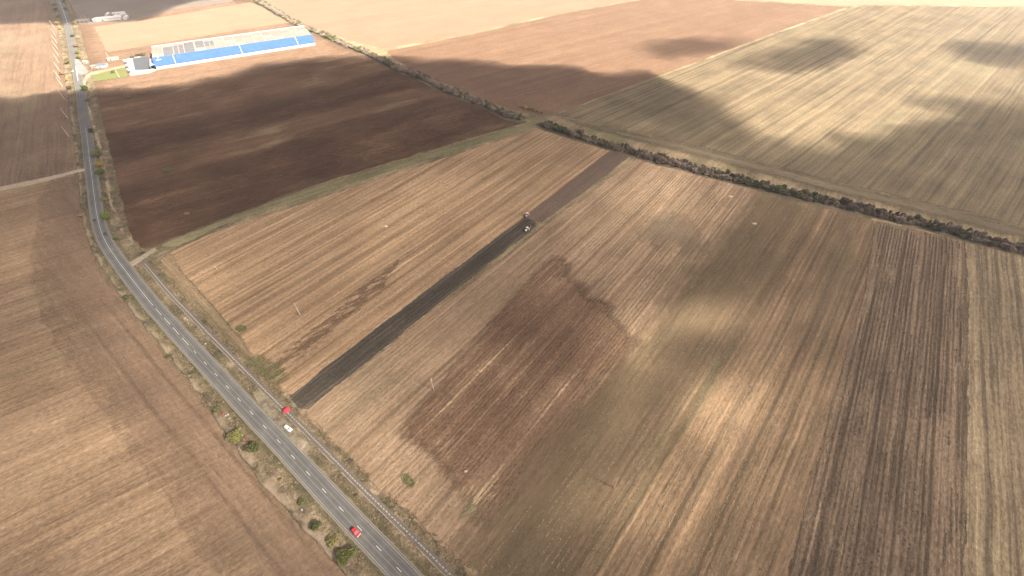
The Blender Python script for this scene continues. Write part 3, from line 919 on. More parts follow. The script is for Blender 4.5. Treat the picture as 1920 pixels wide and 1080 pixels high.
box(bm, 6, 10.6, 10.6, 1.3, 4.5, 0.6)
bm_obj("roof_walkway", bm, m_white, hall)
# steel porch along the near gable
bm = bmesh.new()
quadbox(bm, [(-6.2, 2, 4.6), (-0.05, 2, 5.8), (-0.05, 34, 5.8), (-6.2, 34, 4.6)], 0.3)
porch = bm_obj("porch_roof", bm, m_greywall, hall)
for y in (3, 13, 23, 33):
    bm = bmesh.new()
    box(bm, -6.0, y, 2.2, 0.3, 0.3, 4.4)
    bm_obj("porch_post", bm, m_greywall, porch)
for y in (8, 20, 44, 56):
    bm = bmesh.new()
    box(bm, -0.06, y, 2.0, 0.12, 4.2, 3.9)
    bm_obj("loading_door", bm, m_greyroof, hall)


def shed(name, label, px, L, W, h, rot, wallm, roofm, cat="building", rise=1.2, group=None, door=True):
    g = G(*px)
    t = thing(name, label, cat, (g.x, g.y, 0.2), rot, group)
    bm = bmesh.new()
    pf = [(-W / 2, 0), (-W / 2, h), (0, h + rise), (W / 2, h), (W / 2, 0)]
    v0 = [bm.verts.new((-L / 2, y, z)) for y, z in pf]
    v1 = [bm.verts.new((L / 2, y, z)) for y, z in pf]
    bm.faces.new(v0)
    bm.faces.new(list(reversed(v1)))
    for i in range(5):
        j = (i + 1) % 5
        bm.faces.new((v0[j], v0[i], v1[i], v1[j]))
    bm_obj("wall", bm, wallm, t)
    for sg in (-1, 1):
        bm = bmesh.new()
        y0, y1 = sg * (W / 2 + .4), 0
        z0, z1 = h - .05, h + rise + .18
        q = [(-L / 2 - .4, y0, z0), (L / 2 + .4, y0, z0), (L / 2 + .4, y1, z1), (-L / 2 - .4, y1, z1)]
        if sg > 0:
            q = q[::-1]
        quadbox(bm, q, 0.14)
        bm_obj("roof", bm, roofm, t)
    if door:
        bm = bmesh.new()
        box(bm, -L * .2, -W / 2 - .05, 1.2, min(2.4, L * .3), 0.1, 2.3)
        bm_obj("door", bm, m_greyroof, t)
        n = max(1, int(L / 6))
        for i in range(n):
            bm = bmesh.new()
            box(bm, L * (-.05 + .5 * (i + .5) / n), -W / 2 - .04, h * .6, 1.2, 0.08, .9)
            bm_obj("window", bm, m_darkglass, t)
    return t


m_wroof = flat_mat("whitewashed_roof", (0.38, 0.355, 0.34), 0.7, 0.2, var=0.12, vscale=0.3)
shed("gatehouse", "small white lodge with a dark slate roof beside the entrance lawn", (193, 125.5), 11, 8, 3, 0.45, m_white, flat_mat("slate", (0.085, 0.088, 0.105), 0.6, 0.3))
shed("outbuilding", "low cream flat outbuilding on the road side of the slate roofed lodge", (180, 127), 8, 7, 2.8, 0.45, m_cream2, m_cream2, rise=.3)
shed("outbuilding", "white hut standing alone between the lodge and the far pale field", (213, 112), 12, 6, 2.6, 0.45, m_white, m_cream2, rise=.5)
shed("kiosk", "little white kiosk beside the road junction", (162, 119), 4.5, 3.2, 2.8, 0.3, m_white, m_white, rise=.3)
# farmstead far up the road
shed("farm_building", "small white building at the road end of the far farmstead", (185, 39.5), 13, 8, 3, 0.4, m_white, m_wroof)
shed("farm_building", "long low white shed in the middle of the far farmstead", (204, 37.5), 34, 12, 4, 0.4, m_white, m_wroof)
shed("farm_building", "narrow white annexe behind the long farm shed", (203, 30.5), 14, 5, 3.5, 1.9, m_white, m_wroof)
for i, (px, L, W, h, r, lab) in enumerate([
        ((219, 35), 12, 7, 4, 1.9, "white farm block next to the long shed's right end"),
        ((225, 29), 18, 7, 4, .4, "white farm block along the back of the farmstead cluster"),
        ((226, 36), 10, 6, 3.5, 1.9, "white farm block in the middle of the farmstead cluster"),
        ((233, 31), 9, 7, 3.5, .4, "small white farm block behind the last one on the right"),
        ((237, 35), 13, 6, 3, 1.9, "rightmost white block of the far farmstead")]):
    shed("farm_building", lab, px, L, W, h, r, m_white, m_wroof)
# old concrete frame by the road at the farm entrance
g = G(156, 42)
t = thing("concrete_frame", "ruined pale concrete frame at the farm entrance by the road", "ruin", (g.x, g.y, 0.2), 0.4)
for i in range(4):
    for sg in (-1, 1):
        bm = bmesh.new()
        box(bm, -9 + 6 * i, sg * 4, 1.6, .7, .7, 3.2)
        bm_obj("post", bm, m_kerb, t)
for sg in (-1, 1):
    bm = bmesh.new()
    box(bm, 0, sg * 4, 3.5, 20, .8, .6)
    bm_obj("beam", bm, m_kerb, t)


# ------------------------------------------------------------------ vehicles
def make_car(name, label, paint, loc, heading, L=4.3, W=1.78, H=1.48, estate=False, cat="car", group=None):
    t = thing(name, label, cat, loc, heading, group)
    hx = L / 2
    # lower body: lofted rings along x
    st = [(-hx, .62, .42, .80), (-hx + .12, .80, .30, .92), (-hx + .7, .88, .22, .96), (-.6, .89, .20, .95), (.75, .89, .20, .93), (hx - .75, .86, .22, .84), (hx - .15, .76, .30, .70), (hx, .60, .40, .60)]
    bm = bmesh.new()
    rings = []
    for x, hw, z0, z1 in st:
        hw *= W / 1.78
        pts = [(-hw, z0 + .08), (-hw, (z0 + z1) / 2 + .05), (-hw * .93, z1 - .04), (-hw * .75, z1), (hw * .75, z1), (hw * .93, z1 - .04), (hw, (z0 + z1) / 2 + .05), (hw, z0 + .08), (hw * .85, z0), (-hw * .85, z0)]
        rings.append([bm.verts.new((x, y, z)) for y, z in pts])
    for r0, r1 in zip(rings, rings[1:]):
        for i in range(10):
            j = (i + 1) % 10
            bm.faces.new((r0[i], r0[j], r1[j], r1[i]))
    bm.faces.new(rings[0])
    bm.faces.new(list(reversed(rings[-1])))
    body = bm_obj("body", bm, paint, t)
    # greenhouse
    zb = .93
    xr0, xr1 = (-hx + .15, -hx + (.45 if estate else .75))
    xf1, xf0 = .35, 1.05
    wb, wt = W * .455, W * .37
    def roofpt(x, s_, top):
        return (x, s_ * (wt if top else wb), H if top else zb)
    bm = bmesh.new()
    box(bm, (xr1 + xf1) / 2, 0, H - .03, xf1 - xr1, wt * 2, .09, bev=.03)
    roof = bm_obj("roof", bm, paint, t)
    def pane(nm, pts):
        bm = bmesh.new()
        quadbox(bm, pts, .05)
        return bm_obj(nm, bm, m_darkglass, t)
    pane("windscreen", [roofpt(xf0, -1, 0), roofpt(xf0, 1, 0), roofpt(xf1, 1, 1), roofpt(xf1, -1, 1)])
    pane("rear_window", [roofpt(xr0, 1, 0), roofpt(xr0, -1, 0), roofpt(xr1, -1, 1), roofpt(xr1, 1, 1)])
    for s_ in (-1, 1):
        xm = (xr1 + xf1) / 2 - .05
        q = [roofpt(xr0 + .12, s_, 0), roofpt(xm - .05, s_, 0), roofpt(xm - .05, s_, 1), roofpt(xr1 + .05, s_, 1)]
        q2 = [roofpt(xm + .05, s_, 0), roofpt(xf0 - .1, s_, 0), roofpt(xf1 - .04, s_, 1), roofpt(xm + .05, s_, 1)]
        pane("side_window", q if s_ < 0 else q[::-1])
        pane("side_window", q2 if s_ < 0 else q2[::-1])
        bm = bmesh.new()
        for x0, x1 in ((xm, xm), (xr0 + .05, xr1), (xf0, xf1)):
            tube(bm, (x0, s_ * wb, zb - .03), (x1, s_ * wt, H - .02), .05, .05, 6)
        bm_obj("pillar", bm, paint, body)
        bm = bmesh.new()
        box(bm, .85, s_ * (W / 2 + .07), .98, .12, .2, .14, bev=.03)
        bm_obj("door_mirror", bm, paint, t)
        for x in (-hx + .85, hx - .85):
            bm = bmesh.new()
            tube(bm, (x, s_ * (W / 2 - .2), .31), (x, s_ * (W / 2 + .015), .31), .315, .315, 16)
            wh = bm_obj("wheel", bm, m_rubber, t)
            bm = bmesh.new()
            tube(bm, (x, s_ * (W / 2 - .05), .31), (x, s_ * (W / 2 + .03), .31), .2, .18, 12)
            bm_obj("rim", bm, m_steel, wh)
        bm = bmesh.new()
        box(bm, hx - .12, s_ * W * .34, .62, .22, .36, .13, bev=.03)
        bm_obj("headlight", bm, m_lamp, t)
        bm = bmesh.new()
        box(bm, -hx + .06, s_ * W * .38, .78, .14, .22, .22, bev=.03)
        bm_obj("tail_light", bm, m_tail, t)
    bm = bmesh.new()
    box(bm, hx - .02, 0, .42, .12, W * .7, .16, bev=.03)
    bm_obj("front_bumper", bm, m_rubber, t)
    bm = bmesh.new()
    box(bm, -hx + .02, 0, .45, .12, W * .7, .16, bev=.03)
    bm_obj("rear_bumper", bm, m_rubber, t)
    return t


m_lamp = flat_mat("headlight_glass", (0.7, 0.7, 0.7), 0.15, 0.5)
m_tail = flat_mat("tail_light_red", (0.35, 0.02, 0.02), 0.25, 0.5)
p_white = flat_mat("white_paint", (0.62, 0.65, 0.69), 0.3, 0.5, var=0.03)
p_red = flat_mat("red_paint", (0.58, 0.018, 0.028), 0.3, 0.5, var=0.05)
p_dark = flat_mat("dark_blue_paint", (0.022, 0.026, 0.04), 0.25, 0.5, var=0.05)
p_dark2 = flat_mat("dark_grey_paint", (0.035, 0.035, 0.042), 0.25, 0.5, var=0.05)


def road_heading(s, down=True):
    p, q = at_arc(s), at_arc(s + 1)
    h = math.atan2(q[1] - p[1], q[0] - p[0])
    return h + math.pi if down else h


s_red = arc_of(664, 993) - 1
p = at_arc(s_red, -1.85, ROAD_Z + .0)
make_car("car", "bright red car driving down the road away from the bend", p_red, p, road_heading(s_red), 4.5, 1.85, 1.5)
s1, s2 = arc_of(183, 413), arc_of(193, 440)
make_car("car", "dark car in the left lane rounding the bend by the green tree", p_dark2, at_arc(s1, -1.8, ROAD_Z), road_heading(s1), 4.2, 1.75)
make_car("car", "dark blue car in the lane nearer the windbreak side, heading up the road", p_dark, at_arc(s2, 1.9, ROAD_Z), road_heading(s2, False), 4.2, 1.75)
g = G(541, 804.5, .75)
make_car("car", "white estate car parked on the bare lay-by between the road and the slab track", p_white, (g.x, g.y, .745), road_heading(arc_of(540, 845)) + 0.12, 4.4, 1.82, 1.58, True)
# cars and vans standing in the hall's yard
far_paints = [p_white, p_dark, p_dark2, flat_mat("silver_paint", (0.4, 0.41, 0.42), 0.3, 0.5), p_white, p_dark2, p_dark]
for i, (px, py, r, lab) in enumerate([(234, 114, .9, "white car at the top left corner of the hall's yard"), (237, 119, .5, "dark blue car at the left edge of the yard"),
                                      (239, 127, .5, "dark grey car beside the yard's entrance"), (241, 131, .5, "silver car at the lower left edge of the yard"),
                                      (280, 134, 1.2, "white car near the blue roof's lower corner"), (243, 136, .4, "dark grey car at the yard's lower left corner"),
                                      (262, 104.5, .5, "dark blue car at the far side of the yard")]):
    g = G(px, py, .35)
    make_car("parked_car", lab, far_paints[i], (g.x, g.y, .345), r, cat="car")


def make_tractor(label, paint, roofm, loc, heading):
    t = thing("tractor", label, "tractor", loc, heading)
    bm = bmesh.new()
    box(bm, 1.25, 0, 1.25, 1.9, .85, .8, bev=.12)
    box(bm, .3, 0, .8, 3.2, .6, .5)
    bm_obj("bonnet", bm, paint, t)
    bm = bmesh.new()
    for x in (-.95, .35):
        for y in (-.72, .72):
            tube(bm, (x, y, 1.2), (x * .9, y * .95, 2.65), .07, .06, 6)
    cab = bm_obj("cab_frame", bm, paint, t)
    bm = bmesh.new()
    box(bm, -.3, 0, 1.9, 1.22, 1.36, 1.35, bev=.05)
    bm_obj("cab_glass", bm, m_darkglass, t)
    bm = bmesh.new()
    box(bm, -.3, 0, 2.74, 1.75, 1.75, .22, bev=.08)
    bm_obj("cab_roof", bm, roofm, t)
    for y in (-1, 1):
        for x, r_, w_ in ((-.85, .88, .5), (1.75, .6, .38)):
            bm = bmesh.new()
            tube(bm, (x, y * .75, r_), (x, y * (.75 + w_), r_), r_, r_, 20)
            wh = bm_obj("wheel", bm, m_rubber, t)
            bm = bmesh.new()
            tube(bm, (x, y * (.72 + w_), r_), (x, y * (.79 + w_), r_), r_ * .55, r_ * .5, 14)
            bm_obj("rim", bm, roofm, wh)
        bm = bmesh.new()
        box(bm, -.85, y * 1.0, 1.8, 1.3, .5, .1, bev=.03)
        bm_obj("mudguard", bm, paint, t)
    bm = bmesh.new()
    tube(bm, (1.2, .3, 1.6), (1.2, .3, 2.7), .06, .05, 8)
    bm_obj("exhaust", bm, m_rubber, t)
    # hitched plough
    bm = bmesh.new()
    tube(bm, (-1.3, 0, .8), (-2.2, 0, .9), .1, .1, 8)
    tube(bm, (-2.1, .9, .95), (-6.6, -1.6, .95), .14, .14, 8)
    tube(bm, (-2.1, .9, .95), (-2.1, -.6, .95), .1, .1, 8)
    pl = bm_obj("plough_beam", bm, m_plough, t)
    for k in range(5):
        f_ = (k + .6) / 5
        x, y = -2.1 - 4.5 * f_, .9 - 2.5 * f_
        bm = bmesh.new()
        quadbox(bm, [(x - .45, y - .3, .15), (x + .35, y + .1, .05), (x + .25, y + .15, .8), (x - .5, y - .1, .85)], .06)
        tube(bm, (x, y, .3), (x, y, 1.0), .06, .06, 6)
        bm_obj("plough_share", bm, m_plough, pl)
    bm = bmesh.new()
    tube(bm, (-6.4, -1.3, .4), (-6.4, -1.55, .4), .4, .4, 14)
    bm_obj("depth_wheel", bm, m_rubber, pl)
    return t


m_plough = flat_mat("faded_red_steel", (0.30, 0.09, 0.085), 0.6, 0.3, var=0.25, vscale=3)
p_rose = flat_mat("faded_tractor_paint", (0.40, 0.29, 0.25), 0.6, 0.3, var=0.15, vscale=2)
p_pale = flat_mat("pale_tractor_paint", (0.5, 0.48, 0.43), 0.5, 0.3, var=0.1, vscale=2)
a, b_ = G2(ROW_S[1]), G2(ROW_S[0])
h_strip = math.atan2(b_[1] - a[1], b_[0] - a[0])
g = G(988, 406)
make_tractor("tractor with faded pink body and pale roof on the dark strip's far edge", p_rose, flat_mat("pinkish_roof", (0.5, 0.39, 0.34), .6, .3), (g.x, g.y, .3), h_strip + .15)
g = G(988, 433)
make_tractor("tractor with a white roof on the near edge of the dark strip, red plough behind", p_pale, p_pale, (g.x, g.y, .3), h_strip - .05)

# red parasol at the end of the ploughed strip
g = G(539, 772, .5)
t = thing("parasol", "round red parasol open at the near end of the dark ploughed strip", "parasol", (g.x, g.y, .3))
m_canvas = flat_mat("red_canvas", (0.60, 0.035, 0.05), 0.85, 0.1, var=0.12, vscale=1.5)
bm = bmesh.new()
tube(bm, (0, 0, 0), (0, 0, 2.75), .035, .03, 8)
bm_obj("pole", bm, m_steel, t)
bm = bmesh.new()
tube(bm, (0, 0, 0), (0, 0, .14), .38, .34, 14)
bm_obj("base", bm, m_kerb, t)
for k in range(8):
    a0, a1 = 2 * math.pi * k / 8, 2 * math.pi * (k + 1) / 8
    vs, fs = [], []
    for j in range(5):
        r_ = 1.75 * j / 4
        for q in range(4):
            aa = a0 + (a1 - a0) * q / 3
            sag = 1 - 0.05 * math.sin(math.pi * q / 3) * j / 4
            vs.append((r_ * sag * math.cos(aa), r_ * sag * math.sin(aa), 2.85 - .95 * (j / 4) ** 1.5 - .06 * math.sin(math.pi * q / 3) * j / 4))
    for j in range(4):
        for q in range(3):
            fs.append((j * 4 + q, j * 4 + q + 1, j * 4 + q + 5, j * 4 + q + 4))
    mesh_obj("canopy_panel", vs, fs, m_canvas, t)

# ------------------------------------------------------------------ poles
m_pole = flat_mat("pale_concrete_pole", (0.38, 0.345, 0.29), 0.85, 0.2, var=0.1, vscale=1)
m_pole_w = flat_mat("weathered_pole", (0.30, 0.26, 0.215), 0.85, 0.2, var=0.15, vscale=1)
m_insul = flat_mat("brown_porcelain", (0.09, 0.04, 0.025), 0.3, 0.5)
POLE_GROUP = "utility poles"


def make_pole(label, px, Hh, rz, mat=None, lean=(0, 0), group=POLE_GROUP, r=.2):
    mat = mat or m_pole
    g = G(*px)
    t = thing("utility_pole", label, "utility pole", (g.x, g.y, .1), rz, group)
    t.rotation_euler = (lean[0], lean[1], rz)
    bm = bmesh.new()
    tube(bm, (0, 0, 0), (0, 0, Hh), r, r * .6, 8)
    bm_obj("pole", bm, mat, t)
    bm = bmesh.new()
    box(bm, 0, 0, Hh - .55, .14, 1.9, .14)
    arm = bm_obj("crossarm", bm, mat, t)
    for y in (-.85, .85):
        bm = bmesh.new()
        tube(bm, (0, y, Hh - .48), (0, y, Hh - .2), .06, .04, 8)
        bm_obj("insulator", bm, m_insul, arm)
    bm = bmesh.new()
    tube(bm, (0, 0, Hh), (0, 0, Hh + .28), .06, .04, 8)
    bm_obj("insulator", bm, m_insul, arm)
    return t


fa = math.atan2(*(G2((1151, 915)) - G2((563, 591)))[::-1])
for lab, px in (("pale utility pole leaning left in the striped stubble field", (563, 591)), ("slim utility pole at the left edge of the brown harrowed patch", (813, 731)),
                ("pale utility pole in the olive stubble at the lower middle", (1151, 915))):
    make_pole(lab, px, 10.6, fa)
bm = bmesh.new()
g = G(408, 507)
t = thing("post", "short pale stub of a post in weeds near the road corner of the striped field", "post", (g.x, g.y, .1))
tube(bm, (0, 0, 0), (0, 0, 3.4), .16, .12, 8)
bm_obj("shaft", bm, m_pole, t)
bm = bmesh.new()
box(bm, 0, 0, 3.0, .1, .7, .1)
bm_obj("crossbar", bm, m_pole, t)
LP = [(130, 257), (127, 222), (121, 186), (118, 163), (113, 149), (112, 133), (111, 118), (109.5, 104), (108, 92), (107, 81), (105, 68), (102, 53)]
rlab = ["second", "third", "fourth", "fifth", "sixth", "seventh", "eighth", "ninth", "tenth", "eleventh", "twelfth"]
for i, px in enumerate(LP):
    lab = "nearest pale pole in the row left of the road, just above the dirt track" if i == 0 else "pale pole left of the road, %s in its row counted from the dirt track" % rlab[i - 1]
    make_pole(lab, px, 10.8, 1.67, m_pole, r=.2)
for px, lab in (((157, 41), "pole beside the concrete frame on its left"), ((163, 39), "pole beside the concrete frame on its right"), ((206, 112), "pole on the far side of the lodge"), ((224, 145), "pale post standing across the lawn")):
    make_pole(lab, px, 9, .4)

# ------------------------------------------------------------------ trees, shrubs and windbreak
def leaf_mat(name, c0, c1, c2):
    m, nt, b = new_mat(name)
    oi = N(nt, "ShaderNodeObjectInfo")
    geo = N(nt, "ShaderNodeNewGeometry")
    tc = N(nt, "ShaderNodeTexCoord")
    n = noise(nt, scaled(nt, tc.outputs["Object"], 1.1, 1.1), 1.0, 3, 0.6)
    rnd = math_(nt, 'MULTIPLY', math_(nt, 'SUBTRACT', geo.outputs["Random Per Island"], 0.5), 0.8)
    ob = math_(nt, 'MULTIPLY', math_(nt, 'SUBTRACT', oi.outputs["Random"], 0.5), 0.7)
    f = math_(nt, 'ADD', math_(nt, 'ADD', n, rnd), ob, True)
    nt.links.new(ramp(nt, f, [(0.1, c0), (0.5, c1), (0.95, c2)]), b.inputs["Base Color"])
    b.inputs["Roughness"].default_value = 0.7
    return m


m_leaf_green = leaf_mat("green_leaves", (0.038, 0.058, 0.012), (0.070, 0.098, 0.020), (0.125, 0.145, 0.03))
m_leaf_dark = leaf_mat("dark_leaves", (0.044, 0.040, 0.023), (0.082, 0.073, 0.040), (0.135, 0.116, 0.066))
m_leaf_olive = leaf_mat("olive_leaves", (0.048, 0.052, 0.018), (0.095, 0.095, 0.030), (0.17, 0.15, 0.045))
m_leaf_oliveg = leaf_mat("olive_green_leaves", (0.038, 0.046, 0.014), (0.075, 0.085, 0.022), (0.13, 0.13, 0.035))
m_leaf_yellow = leaf_mat("yellow_leaves", (0.16, 0.11, 0.02), (0.30, 0.215, 0.04), (0.40, 0.30, 0.07))
m_leaf_twig = leaf_mat("bare_twigs", (0.105, 0.076, 0.056), (0.185, 0.138, 0.102), (0.29, 0.22, 0.165))
m_leaf_russet = leaf_mat("russet_leaves", (0.10, 0.052, 0.028), (0.165, 0.09, 0.048), (0.24, 0.15, 0.08))
m_bark = flat_mat("bark", (0.07, 0.055, 0.042), 0.95, 0.1, var=0.3, vscale=3)


def crown_mesh(name, seed, rx, ry, h, z0, n, leaf, mat, lobes=7, twig=False):
    r = np.random.default_rng(seed)
    L = []
    for i in range(lobes):
        a = r.uniform(0, 2 * math.pi)
        d = r.uniform(.15, .62) if i else 0
        zc = z0 + h * (r.uniform(.25, .7) if i else .5)
        L.append((rx * d * math.cos(a), ry * d * math.sin(a), zc, r.uniform(.34, .55)))
    V, F = [], []
    for k in range(n):
        lx, ly, lz, lr = L[k % lobes]
        d = r.normal(size=3)
        d /= np.linalg.norm(d)
        rad = r.uniform(.45, 1.05) ** .6
        c = np.array([lx + d[0] * rx * lr * rad, ly + d[1] * ry * lr * rad, max(.1, lz + d[2] * h * .52 * lr * 1.3 * rad)])
        u = r.normal(size=3)
        u /= np.linalg.norm(u)
        w = np.cross(u, r.normal(size=3))
        w /= np.linalg.norm(w) + 1e-9
        s = leaf * r.uniform(.6, 1.4)
        if twig:
            u = d * .6 + u * .6 + np.array([0, 0, .5])
            u /= np.linalg.norm(u)
            w = np.cross(u, r.normal(size=3))
            w /= np.linalg.norm(w) + 1e-9
            q = [c - u * s * 1.3 - w * s * .16, c - u * s * 1.3 + w * s * .16, c + u * s * 1.3 + w * s * .1, c + u * s * 1.3 - w * s * .1]
        else:
            q = [c - u * s * .5, c + w * s * .45, c + u * s * .6, c - w * s * .4]
        i0 = len(V)
        V += [tuple(x) for x in q]
        F += [(i0, i0 + 1, i0 + 2, i0 + 3)]
    me = bpy.data.meshes.new(name)
    me.from_pydata(V, [], F)
    me.materials.append(mat)
    me.update()
    return me


def trunk_mesh(name, seed, h, r0, spread):
    r = random.Random(seed)
    bm = bmesh.new()
    tube(bm, (0, 0, -.2), (0, 0, h * .55), r0, r0 * .7, 8)
    for k in range(6):
        a = k * 1.05 + r.uniform(-.3, .3)
        z = h * r.uniform(.3, .55)
        tube(bm, (0, 0, z), (math.cos(a) * spread * r.uniform(.4, .75), math.sin(a) * spread * r.uniform(.4, .75), h * r.uniform(.7, .95)), r0 * .5, r0 * .16, 6)
    me = bpy.data.meshes.new(name)
    bm.to_mesh(me)
    bm.free()
    me.materials.append(m_bark)
    return me


_seed = [100]


def tree(name, label, cat, px, rad, h, mat, n=900, leaf=.5, group=None, twig=False, z=.1, clear=.18, flat=1.0):
    _seed[0] += 1
    g = G(*px)
    t = thing(name, label, cat, (g.x, g.y, z), 0, group)
    o = bpy.data.objects.new("crown", crown_mesh("crown", _seed[0], rad, rad * flat, h * (1 - clear), h * clear, n, leaf, mat, 8, twig))
    C.objects.link(o)
    o.parent = t
    o = bpy.data.objects.new("trunk", trunk_mesh("trunk", _seed[0], h, .05 + rad * .045, rad))
    C.objects.link(o)
    o.parent = t
    return t


VZ = .6
# lower left verge
tree("roadside_tree", "olive bushy tree across the road from the white car, upper of the pair", "tree", (449, 822), 4.3, 5.6, m_leaf_olive, 1800, .55, z=VZ)
tree("roadside_tree", "green rounded tree across the road from the white car, lower of the pair", "tree", (480, 845), 4.0, 5.2, m_leaf_olive, 1600, .5, z=VZ)
tree("bush", "reddish brown low bush between the pair of olive trees in the verge", "bush", (462, 826), 1.6, 1.6, m_leaf_russet, 400, .4, z=VZ)
tree("bush", "yellowing bush in the left verge beside scattered pale rubble", "bush", (409, 771), 2.4, 2.4, m_leaf_olive, 700, .45, z=VZ)
tree("bush", "orange brown bush by the rubble in the left verge", "bush", (419, 778), 1.7, 1.5, m_leaf_russet, 350, .4, z=VZ)
tree("bush", "dark green bush on the field edge of the left verge above the red car", "bush", (597, 990), 3.1, 3.4, m_leaf_oliveg, 1100, .45, z=VZ)
tree("bush", "sparse olive bush in the verge between two green bushes beside the red car", "bush", (626, 1016), 2.6, 2.4, m_leaf_olive, 600, .45, z=VZ)
tree("roadside_tree", "full dark green tree in the left verge just below the red car", "tree", (653, 1045), 3.9, 4.6, m_leaf_oliveg, 1800, .5, z=VZ)
tree("bush", "small olive bush at the field edge beside a white stone", "bush", (568, 944), 1.8, 1.8, m_leaf_olive, 350, .4, z=VZ)
tree("bush", "small green bush low on the left verge facing the striped field's road corner", "bush", (320, 670), 2.0, 2.0, m_leaf_olive, 450, .4, z=VZ)
tree("bush", "yellow green bush in the left verge at the end of the solid centre line", "bush", (240, 560), 2.6, 2.0, m_leaf_olive, 600, .45, z=VZ)
tree("bush", "olive bush just above the yellow green one in the left verge", "bush", (229, 545), 2.0, 1.8, m_leaf_dark, 400, .45, z=VZ)
tree("bush", "brownish round bush in the left verge level with the two dark cars", "bush", (153, 407), 2.4, 2.0, m_leaf_russet, 500, .45, z=VZ)
# right of the road, going up
tree("roadside_tree", "bright green round tree on the right verge next to the two dark cars", "tree", (204, 412), 4.4, 5.5, m_leaf_green, 2200, .55, z=VZ)
tree("bush", "small green bush on the right verge below the bright round tree", "bush", (219, 450), 1.9, 1.8, m_leaf_green, 350, .45, z=VZ)
tree("roadside_tree", "olive bush on the right verge one above the bright round tree", "bush", (198, 378), 3.2, 3.2, m_leaf_olive, 900, .5, z=VZ)
tree("bush", "dark olive bush on the right verge below the yellow tree's green neighbour", "bush", (193, 338), 2.4, 2.4, m_leaf_dark, 500, .45, z=VZ)
tree("roadside_tree", "green tree right below the yellow tree across from the dirt track", "tree", (192, 327), 4.2, 4.5, m_leaf_green, 1500, .5, z=VZ)
tree("roadside_tree", "golden yellow tree on the right verge across from the dirt track", "tree", (190, 314), 4.2, 5.0, m_leaf_yellow, 1500, .5, z=VZ)
tree("roadside_tree", "large olive green tree right above the golden yellow tree", "tree", (186, 296), 5.2, 6.0, m_leaf_olive, 2000, .55, z=VZ)
tree("roadside_tree", "dark tree alone on the right verge between the junction and the olive trees", "tree", (175, 249), 4.2, 5.0, m_leaf_dark, 1300, .55, z=VZ)
tree("bush", "dark bush below the large dark tree at the cloud shadow's edge", "bush", (166, 191), 3.4, 3.2, m_leaf_dark, 700, .55, z=VZ)
tree("roadside_tree", "large dark green tree on the right verge just below the junction", "tree", (163, 171), 4.6, 6.5, m_leaf_green, 1700, .6, z=VZ)
tree("roadside_tree", "dark brown tree on the left verge just below the junction", "tree", (132, 169), 3.6, 4.5, m_leaf_dark, 1000, .55, z=VZ)
for px, mt, rd, lab in [((138.5, 70), m_leaf_dark, 3.6, "small dark tree right of the road above the junction, farther one"), ((144, 89), m_leaf_russet, 3.8, "russet tree right of the road between the farm and the junction"),
                        ((147, 102), m_leaf_olive, 4.5, "yellow green tree right of the road above the kiosk"), ((150, 111), m_leaf_olive, 4.2, "olive tree right of the road next to the kiosk"),
                        ((126, 121), m_leaf_olive, 4.2, "ochre tree left of the road opposite the junction, lower of two"), ((127, 115), m_leaf_russet, 3.2, "russet tree left of the road opposite the junction, upper of two"),
                        ((115, 57), m_leaf_russet, 3.5, "russet bush left of the road near the farm entrance"), ((109, 46), m_leaf_yellow, 3.6, "yellow tree left of the road near the farm entrance"),
                        ((106, 22), m_leaf_dark, 5.0, "dark tree left of the road beyond the farm entrance, nearer one"), ((104, 12), m_leaf_green, 5.0, "green tree left of the road at the top of the photo"),
                        ((121, 6), m_leaf_dark, 4.5, "dark tree right of the road at the top of the photo"), ((125, 20), m_leaf_dark, 4.2, "dark tree right of the road beyond the farm entrance"),
                        ((111, 34), m_leaf_olive, 4.0, "olive tree left of the road just beyond the yellow tree"), ((118, 140), m_leaf_russet, 3.0, "low russet bush left of the road below the junction"),
                        ((128, 153), m_leaf_yellow, 2.6, "ochre bush left of the road, last before the cloud shadow"), ((137, 47), m_leaf_russet, 2.8, "russet bush right of the road by the farm entrance")]:
    tree("roadside_tree", lab, "tree", px, rd, rd * 1.15, mt, 500, .75, z=.5)
# yard planting
for px, lab in (((258, 106), "dark shrub at the far left corner of the hall's asphalt yard"), ((265, 105), "dark shrub in the middle behind the hall's asphalt yard"), ((272, 104), "dark tree behind the porch end of the yard"),
                ((250, 109), "low dark shrub at the yard's upper left corner"), ((213, 137), "small tree on the entrance lawn")):
    tree("shrub", lab, "shrub", px, 3.2, 3.6, m_leaf_dark, 450, .7)
# field bushes
tree("bush", "dark oval bush alone in the ploughed field, nearest the road", "bush", (312, 323), 4.6, 3.2, m_leaf_dark, 1200, .5)
tree("bush", "tiny dark bush in the ploughed field near the cloud shadow's edge", "bush", (242, 184), 2.6, 2.2, m_leaf_dark, 350, .5)
tree("bush", "flat dark bush near the lower corner of the ploughed field", "bush", (352, 402), 2.4, 1.3, m_leaf_twig, 350, .4, twig=True)
tree("bush", "low dark brown bush in rough grass above the slab track", "bush", (659, 866), 1.5, 1.2, m_leaf_twig, 250, .35, twig=True)
tree("bush", "sparse brown bush on the lay-by beside the white car", "bush", (525, 789), 1.5, 1.1, m_leaf_twig, 300, .3, z=.7, twig=True)

